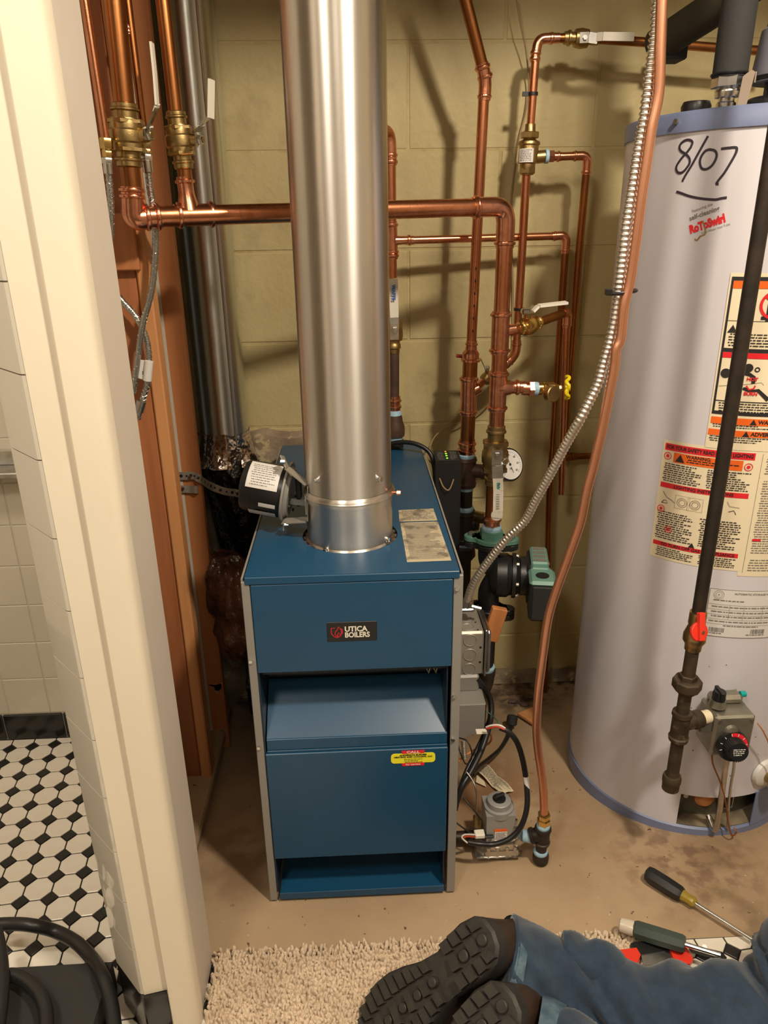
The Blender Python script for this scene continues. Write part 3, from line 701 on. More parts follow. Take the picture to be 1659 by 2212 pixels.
for i in range(1, 48, 3):
    p = sp[i]; t = (sp[i+1]-sp[i-1]).normalized(); nn = t.cross(V((0, 0, 1))).normalized(); nn = -nn if nn.y > 0 else nn; b.cyl(p-nn*.001, p+nn*.0016, .0022 if i % 2 else .0035, 10)
b.parts('hole', M['black'], hs_)
_, _2 = ribbon('band_end', [P(389, 1056, 1.494), P(410, 1057, 1.494), P(426, 1058, 1.496), P(434, 1060, 1.58)], .016, M['galv_mat'], hs_)
b = MB()
for px, py in ((411, 1029), (396, 1054)):
    p = P(px, py, 1.492); b.cyl(p, p+V((0, -.004, 0)), .0035, 6)
b.parts('screw', M['chrome'], hs_)

# ================================================================ PIPEWORK
def fit(mb, A, B, r, beads=(0.0, 1.0), br=1.32, sl=1.10, n=28):
    """press fitting sleeve between A and B with o-ring beads at the given ends"""
    A = V(A); B = V(B); L = (B-A).length; w = min(.0045, L*.2); pr = [(0, r*1.0), (0, r*sl)]
    ev = []
    for e in beads:
        c = w*1.6/L if e == 0 else (1-w*1.6/L if e == 1 else e); ev.append(c)
    for c in sorted(ev):
        k = w*.55/L; pr += [(c-k*1.6, r*sl), (c-k, r*br*.97), (c, r*br), (c+k, r*br*.97), (c+k*1.6, r*sl)]
    pr += [(1, r*sl), (1, r*1.0)]
    mb.lathe(A, B, pr, n); return mb
def L_(a, b, t): return V(a)*(1-t)+V(b)*t
def hexn(mb, A, B, r, ch=.0012):
    L = (V(B)-V(A)).length; t = min(.3, ch/L); mb.lathe(A, B, [(0, r*.92), (t, r), (1-t, r), (1, r*.92)], 6); return mb
def pipe(name, pts, r, m, parent, bend=.02, n=20):
    mb = MB(); mb.tube(fillet(pts, bend) if len(pts) > 2 else pts, r, n); return mb.build(name, m, parent)

RH = .0157
HV = 1.49
def HY(x): return 1.272+(x-293)*.218/800
def PH(x, y): return P(x, y, HY(x))
h0 = PH(330, 468); hB = P(1093, 446, HV)
hd = T('copper_header', 'thick horizontal copper pipe running behind the flue and down to the pump', 'pipe', P(700, 460, 1.58))
corner = V((hB.x-.0015, HV, hB.z)); VX = P(1078, 790, HV).x; corner.x = VX+.001; hdir = (corner-PH(305, 469)).normalized()
pipe('pipe', [PH(305, 469), corner-hdir*.045], RH, M['copper'], hd)
pipe('pipe', [corner-V((0, 0, .05)), V((VX, HV, P(1070, 955, HV).z))], RH, M['copper'], hd)
pipe('pipe', [V((VX-.0006, HV, P(1062, 1045, HV).z)), V((VX-.0008, HV, P(1060, 1120, HV).z))], RH*.98, M['copper_old'], hd)
b = MB(); b.tube(fillet([corner-hdir*.060, corner, corner-V((0, 0, .060))], .052, 14), RH*1.13, 28)
fit(b, corner-hdir*.072, corner-hdir*.050, RH, (.35,)); fit(b, corner-V((0, 0, .052)), corner-V((0, 0, .074)), RH, (.6,)); b.build('elbow', M['copper_fit'], hd)
# left tee and elbow
tX = PH(409, 464)
b = MB(); fit(b, PH(378, 466), PH(466, 463), RH, (0, 1)); 
b.lathe(tX+V((0, 0, .006)), tX+V((-.002, 0, .056)), [(0, RH*1.15), (.25, RH*.98), (.5, .0126), (.8, .0126), (.83, .0155), (.9, .0155), (.93, .0126), (1, .0126)], 24); b.build('tee', M['copper_fit'], hd)
b = MB(); fit(b, PH(308, 470), PH(348, 468), RH, (.25, .8)); b.build('coupling', M['copper_fit'], hd)
b = MB(); e0 = PH(318, 470); ec = P(288, 474, 1.268); e1_ = P(286, 420, 1.268)
b.tube(fillet([e0, ec, e1_], 0.03, 12), RH*1.12, 28); fit(b, P(286, 432, 1.268), P(284, 404, 1.268), RH, (.25, .75)); b.build('elbow', M['copper_fit'], hd)
# tees on the vertical leg
def vp(y, Y=HV): return P(1085, y, Y).z
for y0, y1, yb, nm in ((672, 765, 716, 'a'), (800, 888, 838, 'b')):
    b = MB(); z0 = vp(y0); z1 = vp(y1); fit(b, V((VX-.0003, HV, z1)), V((VX, HV, z0)), RH, (0, 1), sl=1.14, br=1.36)
    zc = vp(yb); c = V((VX, HV, zc))
    if nm == 'a': b.lathe(c, c+V((.030, .004, .004)), [(0, .013), (.6, .011), (1, .010)], 20)
    else: b.lathe(c, c+V((.056, 0, .001)), [(0, .019), (.45, .0145), (.5, .0128), (.62, .0128), (.66, .016), (.74, .016), (.78, .0128), (1, .0128)], 24)
    b.build('tee', M['copper_fit'], hd)
# left risers with ball valves
def riser(px0, px1, label, r, valve_px, YY):
    t = T('copper_riser', label, 'pipe', P(px1[0], px1[1], YY)); top = P(px0[0], px0[1], YY); bot = P(px1[0], px1[1], YY); d = (top-bot).normalized()
    tz = bot+d*(2.28-bot.z)/d.z
    (x0, y0), (x1, y1) = valve_px; va = P(x0, y0, YY); vb = P(x1, y1, YY)
    pipe('pipe', [va, tz], r, M['copper_old'], t); pipe('pipe', [vb, bot], r, M['copper_old'], t); return t, va, vb
def ballvalve(name, label, va, vb, r, side, lever, mname='brass', axis=None, leverm='whitep', adapt=1.5):
    """va top end, vb bottom end, side: stem direction, lever: list of points"""
    t = T(name, label, 'valve', vb); va = V(va); vb = V(vb); L = (vb-va).length
    b = MB(); q = r*1.28
    b.lathe(va, vb, [(0, r*1.1), (.02, q), (.07, q), (.09, r*1.45), (.115, r*1.45), (.13, r*1.2), (.24, r*1.2), (.245, r*1.65), (.30, r*1.72), (.40, r*1.72), (.43, r*1.9), (.52, r*1.95), (.60, r*1.9), (.63, r*1.72), (.74, r*1.70), (.75, r*1.2), (.84, r*1.2), (.86, r*1.45), (.89, r*1.45), (.91, q), (.98, q), (1, r*1.1)], 32)
    hexn(b, L_(va, vb, .25), L_(va, vb, .33), r*1.95); hexn(b, L_(va, vb, .68), L_(va, vb, .76), r*1.95)
    b.build('body', M[mname], t)
    c = L_(va, vb, .5); s = V(side).normalized(); ro = r*1.7
    b = MB(); b.cyl(c+s*ro*.7, c+s*(ro+.010), r*.75, 16); b.cyl(c+s*(ro+.008), c+s*(ro+.020), r*.38, 12); b.build('stem', M[mname], t)
    b = MB(); hexn(b, c+s*(ro+.012), c+s*(ro+.019), r*.62); b.build('nut', M['chrome'], t)
    return t, c, s, ro
t, va, vb = riser((246, 0), (287, 425), 'old copper riser with brass ball valve, nearer the white jamb', RH, ((268, 222), (280, 362)), 1.268)
t_, c, s, ro = ballvalve('ball_valve', 'brass ball valve with white lever above the copper elbow end', va, vb, RH*.94, (1, -.35, 0), None)
b = MB(); e = c+s*(ro+.010)
strap(b, [e+V((.0, 0, -.008)), e+V((0, 0, .006)), P(322, 277, 1.245), P(341, 234, 1.24)], .014, .0025, (0, 1, 0)); b.build('lever_plate', M['chrome'], t_, smooth=0)
b = MB(); strap(b, [P(338, 240, 1.243), P(342, 228, 1.24), P(337, 160, 1.24), P(330, 92, 1.24)], .016, .0032, (0, 1, 0)); b.build('handle', M['whitep'], t_, smooth=0)
t, va, vb = riser((356, 0), (405, 430), 'old copper riser with brass ball valve, in front of the round duct', .0111, ((379, 240), (398, 366)), HY(405))
t_, c, s, ro = ballvalve('ball_valve', 'brass ball valve with white lever seen edge on before the duct', va, vb, .0116, (1, -.3, 0), None)
b = MB(); e = c+s*(ro+.010)
strap(b, [e+V((.0, 0, -.010)), e+V((0, 0, .010)), P(433, 274, 1.245), P(456, 250, 1.245)], .013, .0025, (0, 1, 0)); b.build('lever_plate', M['chrome'], t_, smooth=0)
b = MB(); strap(b, [P(458, 256, 1.245), P(458, 240, 1.245), P(459, 172, 1.245)], .016, .0035, (.3, 1, 0)); b.build('handle', M['whitep'], t_, smooth=0)
# two slim copper pipes with braided hoses
def braid(name, label, pts, r, ends=True):
    t = T(name, label, 'hose', pts[-1]); sp = spline(pts, 10)
    mb = MB(); 
    mb.tube(sp, r, 14, rf=None); mb.build('braided_tube', M['steel'], t)
    # helical wire braid
    for sgn, ph in ((1, 0), (-1, 0), (1, 2.1), (-1, 2.1), (1, 4.2), (-1, 4.2)):
        mb = MB(); L = 0; out = []
        for i in range(len(sp)-1):
            a, c = sp[i], sp[i+1]; d = (c-a); nn = max(1, int(d.length/.004)); dn = d.normalized(); u = V((0, 1, 0)); u = (u-dn*u.dot(dn)).normalized(); w = dn.cross(u)
            for k in range(nn):
                L += d.length/nn; ang = ph+sgn*L/.012*2*pi/2; out.append(a+d*k/nn+(u*cos(ang)+w*sin(ang))*(r+.0001))
        mb.tube(out, .0007, 4); mb.build('braid_wire', M['chrome'], t)
    return t
t = T('slim_copper_pipe', 'slim copper pipe hugging the white jamb', 'pipe', P(228, 305, 1.235))
pA = P(224, 271, 1.235); pT = P(183, 0, 1.235); d = (pT-pA).normalized(); pipe('pipe', [P(228, 300, 1.235), pA+d*(2.28-pA.z)/d.z], .0063, M['copper'], t)
b = MB(); hexn(b, P(229, 298, 1.235), P(231, 322, 1.235), .0098); hexn(b, P(232, 326, 1.235), P(233, 340, 1.235), .008); b.cyl(P(231, 322, 1.235), P(232, 328, 1.235), .007, 16); b.build('brass_nut', M['brass_bright'], t)
t = T('slim_copper_pipe', 'slim copper pipe between the two thick risers', 'pipe', P(313, 300, 1.298))
pA = P(310, 271, 1.298); pT = P(276, 0, 1.298); d = (pT-pA).normalized(); pipe('pipe', [P(313, 302, 1.298), pA+d*(2.28-pA.z)/d.z], .0062, M['copper_old'], t)
b = MB(); fit(b, P(273, 56, 1.298), P(276, 76, 1.298), .0074, (.3, .7)); b.build('coupling', M['copper_fit'], t)
b = MB(); hexn(b, P(313, 298, 1.298), P(315, 318, 1.298), .0098); hexn(b, P(315, 322, 1.298), P(316, 333, 1.298), .0088); b.build('brass_nut', M['brass'], t)
t = braid('braided_hose', 'stainless braided hose disappearing behind the white jamb', [P(234, 356, 1.235), P(237, 400, 1.235), P(240, 450, 1.235), P(238, 520, 1.235), P(225, 600, 1.235)], .0048)
b = MB(); hexn(b, P(232, 341, 1.235), P(233, 354, 1.235), .0088); b.cyl(P(233, 354, 1.235), P(235, 376, 1.235), .0072, 18); b.build('crimp_nut', M['chrome'], t)
t = braid('braided_hose', 'long stainless braided hose hanging from the slim copper pipe', [P(318, 352, 1.298), P(323, 400, 1.298), P(331, 452, 1.298), P(336, 500, 1.30), P(335, 560, 1.300), P(327, 630, 1.300), P(307, 709, 1.300), P(296, 790, 1.300), P(287, 850, 1.300)], .0052)
b = MB(); hexn(b, P(316, 333, 1.298), P(317, 347, 1.298), .0090); b.cyl(P(317, 347, 1.298), P(320, 372, 1.298), .0078, 18); b.build('crimp_nut', M['chrome'], t)
t = braid('braided_hose', 'short looping braided hose with white tags crossing behind the long hose', [P(255, 640, 1.315), P(268, 655, 1.315), P(295, 686, 1.315), P(316, 732, 1.315), P(322, 781, 1.312), P(319, 825, 1.31), P(307, 869, 1.31), P(298, 905, 1.31)], .0052)
b = MB(); b.cyl(P(306, 866, 1.300), P(300, 888, 1.300), .0085, 16); b.build('crimp_nut', M['steel'], t)
b = MB(); b.cyl(P(322, 780, 1.300), P(318, 822, 1.300), .0074, 18); tg = b.build('white_tag', M['labelw'], t)
b = MB(); b.prism([P(303, 777, 1.299), P(318, 779, 1.300), P(315, 822, 1.300), P(299, 817, 1.300)], (0, .0008, 0)); b.build('flag_tag', M['labelw'], t, smooth=0)
b = MB()
for py in (796, 800, 806): b.box(P(318, py, 1.300), P(322, py+3, 1.300)+V((0, .001, 0)))
for py in (796, 802, 806): b.box(P(307, py, 1.300), P(310, py+3, 1.300)+V((0, .001, 0)))
b.build('tag_print', M['ink'], t, smooth=0)

# supply riser behind the flue (right side)
YS2 = 1.665
sp_ = T('supply_riser', 'copper and iron supply pipe rising from the boiler top behind the flue', 'pipe', P(850, 970, YS2))
RS = .0115
topc = P(843, 300, YS2)
pipe('pipe', [P(846, 600, YS2), P(843, 330, YS2)], RS, M['copper'], sp_)
b = MB(); b.tube(fillet([P(844, 345, YS2), P(841, 285, YS2), P(815, 280, YS2-.03)], .04, 12), RS*1.12, 24); fit(b, P(844, 358, YS2), P(843, 326, YS2), RS, (.25, .7)); b.build('elbow', M['copper_fit'], sp_)
sq = P(745, 277, YS2-.05); pipe('pipe', [P(822, 281, YS2-.025), sq, V((sq.x, sq.y, 2.29))], RS, M['copper_old'], sp_)
b = MB(); fit(b, P(847, 560, YS2), P(845, 478, YS2), RS, (0, .2, 1)); c = P(846, 520, YS2); b.lathe(c, P(893, 518, YS2), [(0, .011), (.4, .009), (.72, .0085), (.76, .0108), (.85, .0108), (.88, .0085), (1, .0085)], 20); b.build('tee', M['copper_fit'], sp_)
pipe('pipe', [P(851, 752, YS2), P(851, 860, YS2)], .0120, M['ironb'], sp_)
b = MB(); fit(b, P(852, 855, YS2), P(852, 888, YS2), .0125, (.3, .7)); b.build('adapter', M['copper_fit'], sp_)
b = MB(); b.lathe(P(852, 884, YS2), P(852, 896, YS2), [(0, .013), (.5, .0155), (1, .0165)], 24); b.lathe(P(853, 940, YS2), P(853, 950, YS2), [(0, .019), (1, .0175)], 24); b.parts('thread_sealant', M['dope'], sp_)
b = MB(); b.lathe(P(852, 896, YS2), P(853, 941, YS2), [(0, .0165), (.12, .018), (.3, .019), (.55, .023), (.7, .0235), (1, .0225)], 28); b.build('bell_reducer', M['ironb'], sp_)
b = MB(); b.cyl(P(853, 950, YS2), V((P(853, 950, YS2).x, YS2, ZT+.0005)), .020, 28); b.build('nipple', M['iron'], sp_)
t = T('ball_valve', 'ball valve with long white lever behind the right edge of the flue', 'valve', P(850, 760, YS2))
b = MB(); va = P(850, 690, YS2); vb = P(851, 762, YS2); b.lathe(va, vb, [(0, .014), (.1, .019), (.5, .021), (.62, .019), (.63, .014), (.72, .014), (.75, .0155), (.85, .0155), (.88, .013), (1, .013)], 28); hexn(b, L_(va, vb, .48), L_(va, vb, .62), .021); b.build('body', M['brass'], t)
b = MB(); y0 = YS2-.026; strap(b, [P(852, 734, y0), P(852, 700, y0), P(851, 680, y0-.004)], .019, .0025, (1, 0, 0)); b.build('lever_plate', M['chrome'], t, smooth=0)
b = MB(); c = P(853, 714, y0-.001); hexn(b, c, c+V((0, -.006, 0)), .0078); b.cyl(c, c+V((0, -.010, 0)), .004, 12); b.cyl(c+V((0, .03, 0)), c, .006, 12); b.build('nut', M['chrome'], t)
b = MB(); mm_ = [P(852, 686, y0-.005), P(851, 650, y0-.008), P(850, 603, y0-.010)]; strap(b, mm_, .0185, .003, (1, 0, 0)); hdl = b.build('handle', M['whitep'], t, smooth=0)
def vt(txt, px, py, Y, size, m, parent, bold=0, rot=-90, sx=1):
    c = P(px, py, Y); g = text_geo(txt, size, 0, 0, bold, sx=sx); a = radians(rot)
    mb = MB(); flat(mb, g, lambda x, z: c+V((x*cos(a)-z*sin(a), 0, x*sin(a)+z*cos(a)))); return mb.build('lettering', m, parent, smooth=0)
M['blueink'] = mat('blue_ink', (.04, .12, .45), .5)
M['greenink'] = mat('teal_ink', (.02, .30, .28), .5)
vt('WATTS', 850, 632, y0-.0145, .0098, M['blueink'], hdl, .0006, -90, .95)
# thin copper run to the wall: from the supply tee right, elbow, down behind everything
t = T('thin_copper_run', 'slim copper pipe crossing the wall then dropping beside the tank', 'pipe', P(1175, 1500, 1.72))
Rr = .0082
cc = P(1224, 508, 1.70); pipe('pipe', [P(880, 519, 1.672), P(1195, 510, 1.70)], Rr, M['copper'], t)
b = MB(); b.tube(fillet([P(1196, 510, 1.70), cc, P(1221, 545, 1.70)], .035, 10), Rr*1.14, 20); fit(b, P(1192, 510, 1.70), P(1204, 510, 1.70), Rr, (.5,)); fit(b, P(1222, 532, 1.70), P(1221, 548, 1.70), Rr, (.5,)); b.build('elbow', M['copper_fit'], t)
b = MB(); fit(b, P(876, 520, 1.672), P(893, 519, 1.674), Rr, (.5,)); b.build('coupling', M['copper_fit'], t)
lo = P(1175, 1510, 1.72); pipe('pipe', [P(1221, 540, 1.70), P(1186, 1080, 1.715), V((lo.x, 1.72, fz(0, 1.72)+.002))], Rr, M['copper_old'], t)
b = MB(); fit(b, P(1181, 1210, 1.716), P(1179, 1232, 1.717), Rr, (.3, .7)); b.build('coupling', M['copper_fit'], t)
# backflow preventer pipework
t = T('backflow_feed_pipe', 'copper pipe with elbow running from the upper valve to the backflow preventer', 'pipe', P(1145, 275, 1.68))
Yq = 1.68; Rq = .0082
ck = P(1163, 84, Yq)
pipe('pipe', [P(1146, 272, Yq), P(1157, 125, Yq)], Rq, M['copper'], t); pipe('pipe', [P(1190, 83, Yq), P(1225, 82, Yq)], Rq, M['copper_old'], t)
b = MB(); b.tube(fillet([P(1157, 118, Yq), ck, P(1196, 82, Yq)], .045, 12), Rq*1.15, 22); fit(b, P(1155, 134, Yq), P(1158, 108, Yq), Rq, (.25, .75)); fit(b, P(1184, 83, Yq), P(1208, 82, Yq), Rq, (.3,)); b.build('elbow', M['copper_fit'], t)
b = MB(); p = P(1151, 203, Yq); b.cyl(p+V((0, 0, -.003)), p+V((0, 0, .003)), Rq*1.28, 20); b.box(p+V((-.021, -.004, -.004)), p+V((-.010, .004, .004))); b.build('cable_tie', M['black'], t)
pipe('pipe', [P(1290, 84, Yq), P(1420, 93, Yq), P(1560, 104, Yq), P(1680, 112, Yq)], .0085, M['copper_old'], t)
b = MB(); b.cyl(P(1430, 92, Yq), P(1470, 98, Yq), .018, 20); b.build('insulation_stub', M['insul'], t)
t = T('ball_valve', 'ball valve with level white lever high on the wall left of the conduit', 'valve', P(1262, 95, Yq))
b = MB(); va = P(1218, 82, Yq); vb = P(1292, 84, Yq); b.lathe(va, vb, [(0, .011), (.1, .012), (.12, .014), (.18, .014), (.2, .011), (.3, .011), (.32, .016), (.5, .018), (.7, .016), (.72, .011), (1, .011)], 24); b.build('body', M['brass'], t)
b = MB(); strap(b, [P(1252, 82, 1.645), P(1272, 81, 1.645), P(1292, 84, 1.64)], .018, .0022, (0, 0, 1)); b.build('lever_plate', M['chrome'], t, smooth=0)
b = MB(); c = P(1263, 82, 1.645); b.cyl(c+V((0, .03, 0)), c+V((0, -.006, 0)), .0045, 6); b.build('nut', M['steel'], t)
b = MB(); strap(b, [P(1290, 80, 1.64), P(1302, 79, 1.632), P(1369, 80, 1.63)], .0145, .003, (0, 0, 1)); b.build('handle', M['whitep'], t, smooth=0)
t = T('backflow_preventer', 'bronze backflow preventer with a silver label on the wall', 'valve', P(1140, 385, Yq))
b = MB(); va = P(1146, 268, Yq); vb = P(1138, 378, Yq)
b.lathe(va, vb, [(0, .0105), (.12, .011), (.14, .012), (.27, .012), (.30, .013), (.34, .0215), (.37, .0225), (.40, .0225), (.42, .020), (.55, .020), (.57, .0205), (.76, .0205), (.78, .016), (.84, .016), (1, .013)], 32)
hexn(b, L_(va, vb, .15), L_(va, vb, .28), .0195); hexn(b, L_(va, vb, .85), L_(va, vb, .98), .017)
c = L_(va, vb, .66); b.lathe(c, P(1176, 338, Yq), [(0, .014), (.5, .0125), (1, .0125)], 24); b.build('body', M['brass'], t)
b = MB(); c = P(1141, 330, Yq); vs = []
flat(b, rect2(0, 0, 1, 1, 8), lambda u, v: V((c.x+.0208*sin(radians(-72+90*u)), Yq-.0208*cos(radians(-72+90*u)), c.z-.018+.026*v-.001))); b.build('silver_label', M['labelw'], t)
b = MB(); flat(b, lines2(.1, .1, .9, .9, .05, .07), lambda u, v: V((c.x+.0211*sin(radians(-72+90*u)), Yq-.0211*cos(radians(-72+90*u)), c.z-.018+.026*v-.001))); b.build('label_print', M['inkg'], t, smooth=0)
t = T('relief_branch', 'copper branch from the backflow preventer bending down beside the tank', 'pipe', P(1220, 1000, 1.70))
b = MB(); b.cyl(P(1177, 338, Yq), P(1184, 338, Yq), .0135, 24); b.parts('thread_sealant', M['dope'], t)
b = MB(); hexn(b, P(1184, 338, Yq), P(1196, 338, Yq), .0125); fit(b, P(1196, 338, Yq), P(1212, 338, Yq), Rq, (.6,)); b.build('adapter', M['copper_fit'], t)
pipe('pipe', [P(1210, 338, Yq), P(1240, 337, Yq)], Rq, M['copper'], t)
ce = P(1270, 336, Yq)
b = MB(); b.tube(fillet([P(1240, 337, Yq), ce, P(1267, 372, Yq)], .035, 10), Rq*1.14, 20); fit(b, P(1237, 337, Yq), P(1250, 337, Yq), Rq, (.4,)); fit(b, P(1268, 358, Yq), P(1266, 378, Yq), Rq, (.7,)); b.build('elbow', M['copper_fit'], t)
pipe('pipe', [P(1267, 368, Yq), P(1253, 520, 1.69), P(1227, 850, 1.735), P(1218, 985, 1.75)], .0084, M['copper_old'], t)
b = MB(); b.tube(fillet([P(1219, 975, 1.75), P(1217, 988, 1.75), P(1240, 987, 1.75)], .02, 8), .0095, 18); fit(b, P(1228, 987, 1.75), P(1244, 986, 1.75), Rq, (.5,)); b.build('elbow', M['copper_old'], t)
pipe('pipe', [P(1240, 986, 1.75), P(1300, 984, 1.75)], Rq, M['copper_old'], t)
# feed pipe below the preventer down to the red valve
t = T('feed_pipe', 'copper pipe from the backflow preventer down behind the header', 'pipe', P(1115, 770, 1.68))
pipe('pipe', [P(1137, 372, Yq), P(1129, 520, Yq), P(1120, 672, Yq), P(1116, 735, Yq)], .0090, M['copper'], t)
b = MB(); p = P(1122, 668, Yq); b.cyl(p+V((0, 0, -.003)), p+V((0, 0, .003)), .0125, 18); b.build('cable_tie', M['black'], t)
b = MB(); b.tube(fillet([P(1116, 735, Yq), P(1114, 766, Yq), P(1090, 790, Yq+.002)], .03, 10), .0105, 20); fit(b, P(1116, 736, Yq), P(1115, 752, Yq), .0092, (.5,)); fit(b, P(1104, 776, Yq), P(1096, 784, Yq), .0092, (.5,)); b.build('elbow', M['copper_fit'], t)
pipe('pipe', [P(1100, 780, Yq), P(1058, 812, Yq)], .0088, M['copper'], t)
pipe('pipe', [P(1046, 822, Yq), P(1024, 842, 1.63)], .0092, M['copper'], t)
t = T('ball_valve', 'small brass valve with dark red lever beside the thinner riser', 'valve', P(1045, 820, Yq))
va = P(1060, 810, Yq); vb = P(1043, 825, Yq); b = MB(); b.lathe(va, vb, [(0, .010), (.1, .013), (.3, .0145), (.7, .0145), (.9, .013), (1, .010)], 20); c = L_(va, vb, .4); b.cyl(c, c+V((-.004, -.010, .022)), .005, 12); b.build('body', M['brass'], t)
hh = c+V((-.004, -.010, .022)); b = MB(); strap(b, [hh+V((.004, 0, -.002)), hh+V((-.004, 0, .004)), P(1040, 776, 1.66), P(1022, 770, 1.652)], .010, .002, (0, 1, .3)); b.build('lever_plate', M['chrome'], t, smooth=0)
b = MB(); hexn(b, hh, hh+V((0, -.003, .006)), .006); b.build('nut', M['chrome'], t)
b = MB(); strap(b, [P(1024, 770, 1.65), P(1002, 768, 1.645), P(986, 767, 1.645)], .010, .004, (0, 1, .3)); b.build('handle', M['redd'], t, smooth=0)
# branch tee with white-levered valve, pipe to the short discharge drop
t = T('discharge_branch', 'copper branch rising right from the header to an open-ended drop pipe', 'pipe', P(1212, 1067, 1.63))
q0 = P(1105, 716, HV); q1 = P(1226, 674, 1.66)
pipe('pipe', [q0, L_(q0, q1, .16)], .0092, M['copper'], t); pipe('pipe', [L_(q0, q1, .42), L_(q0, q1, .97)], .0095, M['copper_old'], t)
b = MB(); b.tube(fillet([L_(q0, q1, .90), q1, P(1225, 704, 1.66)], .02, 8), .0105, 20); fit(b, P(1225, 690, 1.66), P(1224, 708, 1.66), .0082, (.6,)); b.build('elbow', M['copper_fit'], t)
pipe('pipe', [P(1224, 700, 1.66), P(1212, 1067, 1.66)], .0080, M['copper'], t)
t = T('ball_valve', 'brass valve with raised white lever on the branch right of the header', 'valve', L_(q0, q1, .3)-V((0, 0, .02)))
va = L_(q0, q1, .10); vb = L_(q0, q1, .46); b = MB()
b.lathe(va, vb, [(0, .0100), (.05, .0115), (.1, .0115), (.12, .0135), (.18, .0135), (.2, .0115), (.3, .0115), (.32, .018), (.5, .0195), (.68, .017), (.70, .0125), (.85, .0125), (.87, .0145), (.93, .0145), (1, .010)], 24); c = L_(va, vb, .42); b.cyl(c, c+V((0, -.004, .036)), .0085, 16); b.build('body', M['brass_bright'], t)
b = MB(); e = c+V((0, -.004, .030)); b.box(e+V((-.014, -.012, -.006)), e+V((.012, .008, .006)), .003); strap(b, [e+V((.004, 0, .006)), P(1158, 671, 1.49)], .015, .002, (0, 1, .1)); b.build('lever_plate', M['chrome'], t, smooth=0)
b = MB(); strap(b, [P(1153, 674, 1.49), P(1164, 663, 1.49), P(1224, 656, 1.50)], .016, .0045, (0, 1, .1)); b.build('handle', M['whitep'], t, smooth=30)
# drain valve with yellow wheel
t = T('drain_valve', 'brass drain valve with yellow wheel on the header tee', 'valve', P(1190, 870, HV))
d0 = P(1138, 839, HV)
b = MB(); b.cyl(P(1128, 839, HV), P(1144, 839, HV), .0140, 24); hexn(b, P(1141, 839, HV), P(1153, 839, HV), .0170); b.build('adapter', M['copper_fit'], t)
b = MB(); b.cyl(P(1152, 839, HV), P(1162, 840, HV), .0138, 24); b.parts('thread_sealant', M['dope'], t)
b = MB(); b.lathe(P(1162, 839, HV), P(1207, 838, HV), [(0, .0135), (.2, .0135), (.25, .0115), (.3, .013), (.75, .0125), (.85, .009), (1, .007)], 24)
b.lathe(P(1178, 838, HV), P(1188, 852, HV-.025), [(0, .011), (1, .013)], 20); b.build('body', M['brass_bright'], t)
b = MB(); cc0 = P(1186, 850, HV-.02); cdir = V((.42, -.88, .10)).normalized(); b.cyl(cc0, cc0+cdir*.016, .0165, 28, ch=.0015); b.build('cap', M['brass'], t)
b = MB(); hexn(b, P(1206, 838, HV), P(1216, 838, HV), .0058); b.cyl(P(1214, 838, HV), P(1222, 838, HV), .003, 10); b.build('packing_nut', M['brass_bright'], t)
wc = P(1226, 837, HV); wa = V((1, -.28, .05)).normalized(); u = V((0, 0, 1)); u = (u-wa*u.dot(wa)).normalized(); w = wa.cross(u)
b = MB(); ring = []
for k in range(61):
    a = 2*pi*k/60; rr_ = .0195+.0030*abs(cos(3*a)); ring.append(wc+(u*cos(a)+w*sin(a))*rr_+wa*.003*sin(6*a))
b.tube(ring, .0036, 8, cap=False); b.cyl(wc-wa*.006, wc+wa*.006, .007, 16)
for k in range(3):
    a = 2*pi*k/3+.4; b.tube([wc, wc+(u*cos(a)+w*sin(a))*.019], .0028, 8)
b.build('wheel_handle', M['yellowp'], t)
# thinner riser (x about 1030)
YR = 1.61
t = T('return_riser', 'slender copper riser kinked at the top, left of the header elbow', 'pipe', P(1008, 1000, YR))
R3 = .0106
k0 = P(1047, 163, YR); tp = P(1003, -10, YR-.02)
dtp = (tp-k0); pipe('pipe', [k0+dtp*.02, k0+dtp*3.6], .0112, M['copper_old'], t)
pipe('pipe', [P(1046, 190, YR), P(1018, 745, YR)], R3, M['copper'], t)
b = MB(); b.tube(fillet([k0+dtp*.12, P(1049, 178, YR), P(1046, 215, YR)], .03, 8), R3*1.16, 22); fit(b, k0+dtp*.16, k0-dtp*.06, R3*1.08, (.25, .8)); fit(b, P(1047, 195, YR), P(1046, 218, YR), R3, (.6,)); b.build('elbow', M['copper_fit'], t)
b = MB()      # printed marks on the pipe
for py in list(range(580, 740, 27))+[30, 52, 76, 95]:
    x = 1023+(700-py)*.052-1 if py > 200 else 1003+py*.258; p = P(x, py, YR-(R3 if py > 200 else .0125)); b.ball(p, .0016, 8, 4, (1, .3, 2.2))
b.build('printed_mark', M['ink'], t)
RB = .0162
b = MB(); fit(b, P(1019, 735, YR), P(1018, 752, YR), R3, (.5,)); b.lathe(P(1018, 750, YR), P(1016, 782, YR), [(0, .0125), (.15, .0125), (.4, .0182), (.75, .0182), (.8, .021), (.95, .021), (1, .0175)], 26); b.build('reducer', M['copper_fit'], t)
pipe('pipe', [P(1016, 775, YR), P(1008, 990, YR)], RB, M['copper_old'], t)
b = MB(); fit(b, P(1013, 812, YR), P(1011, 896, YR), RB, (0, 1), sl=1.12); c = P(1012, 850, YR); b.lathe(c, c+V((.024, -.004, .014)), [(0, .014), (1, .011)], 18); b.build('tee', M['copper_fit'], t)
b = MB(); fit(b, P(1009, 950, YR), P(1008, 982, YR), RB, (.25, .7), sl=1.13); b.build('adapter', M['copper_fit'], t)
def dope(mb, pa, pb, r): mb.lathe(pa, pb, [(0, r*.92), (.3, r*1.03), (.7, r), (1, r*.94)], 24)
x0 = P(1006, 1050, YR).x
def rz(y): return P(1008, y, YR).z
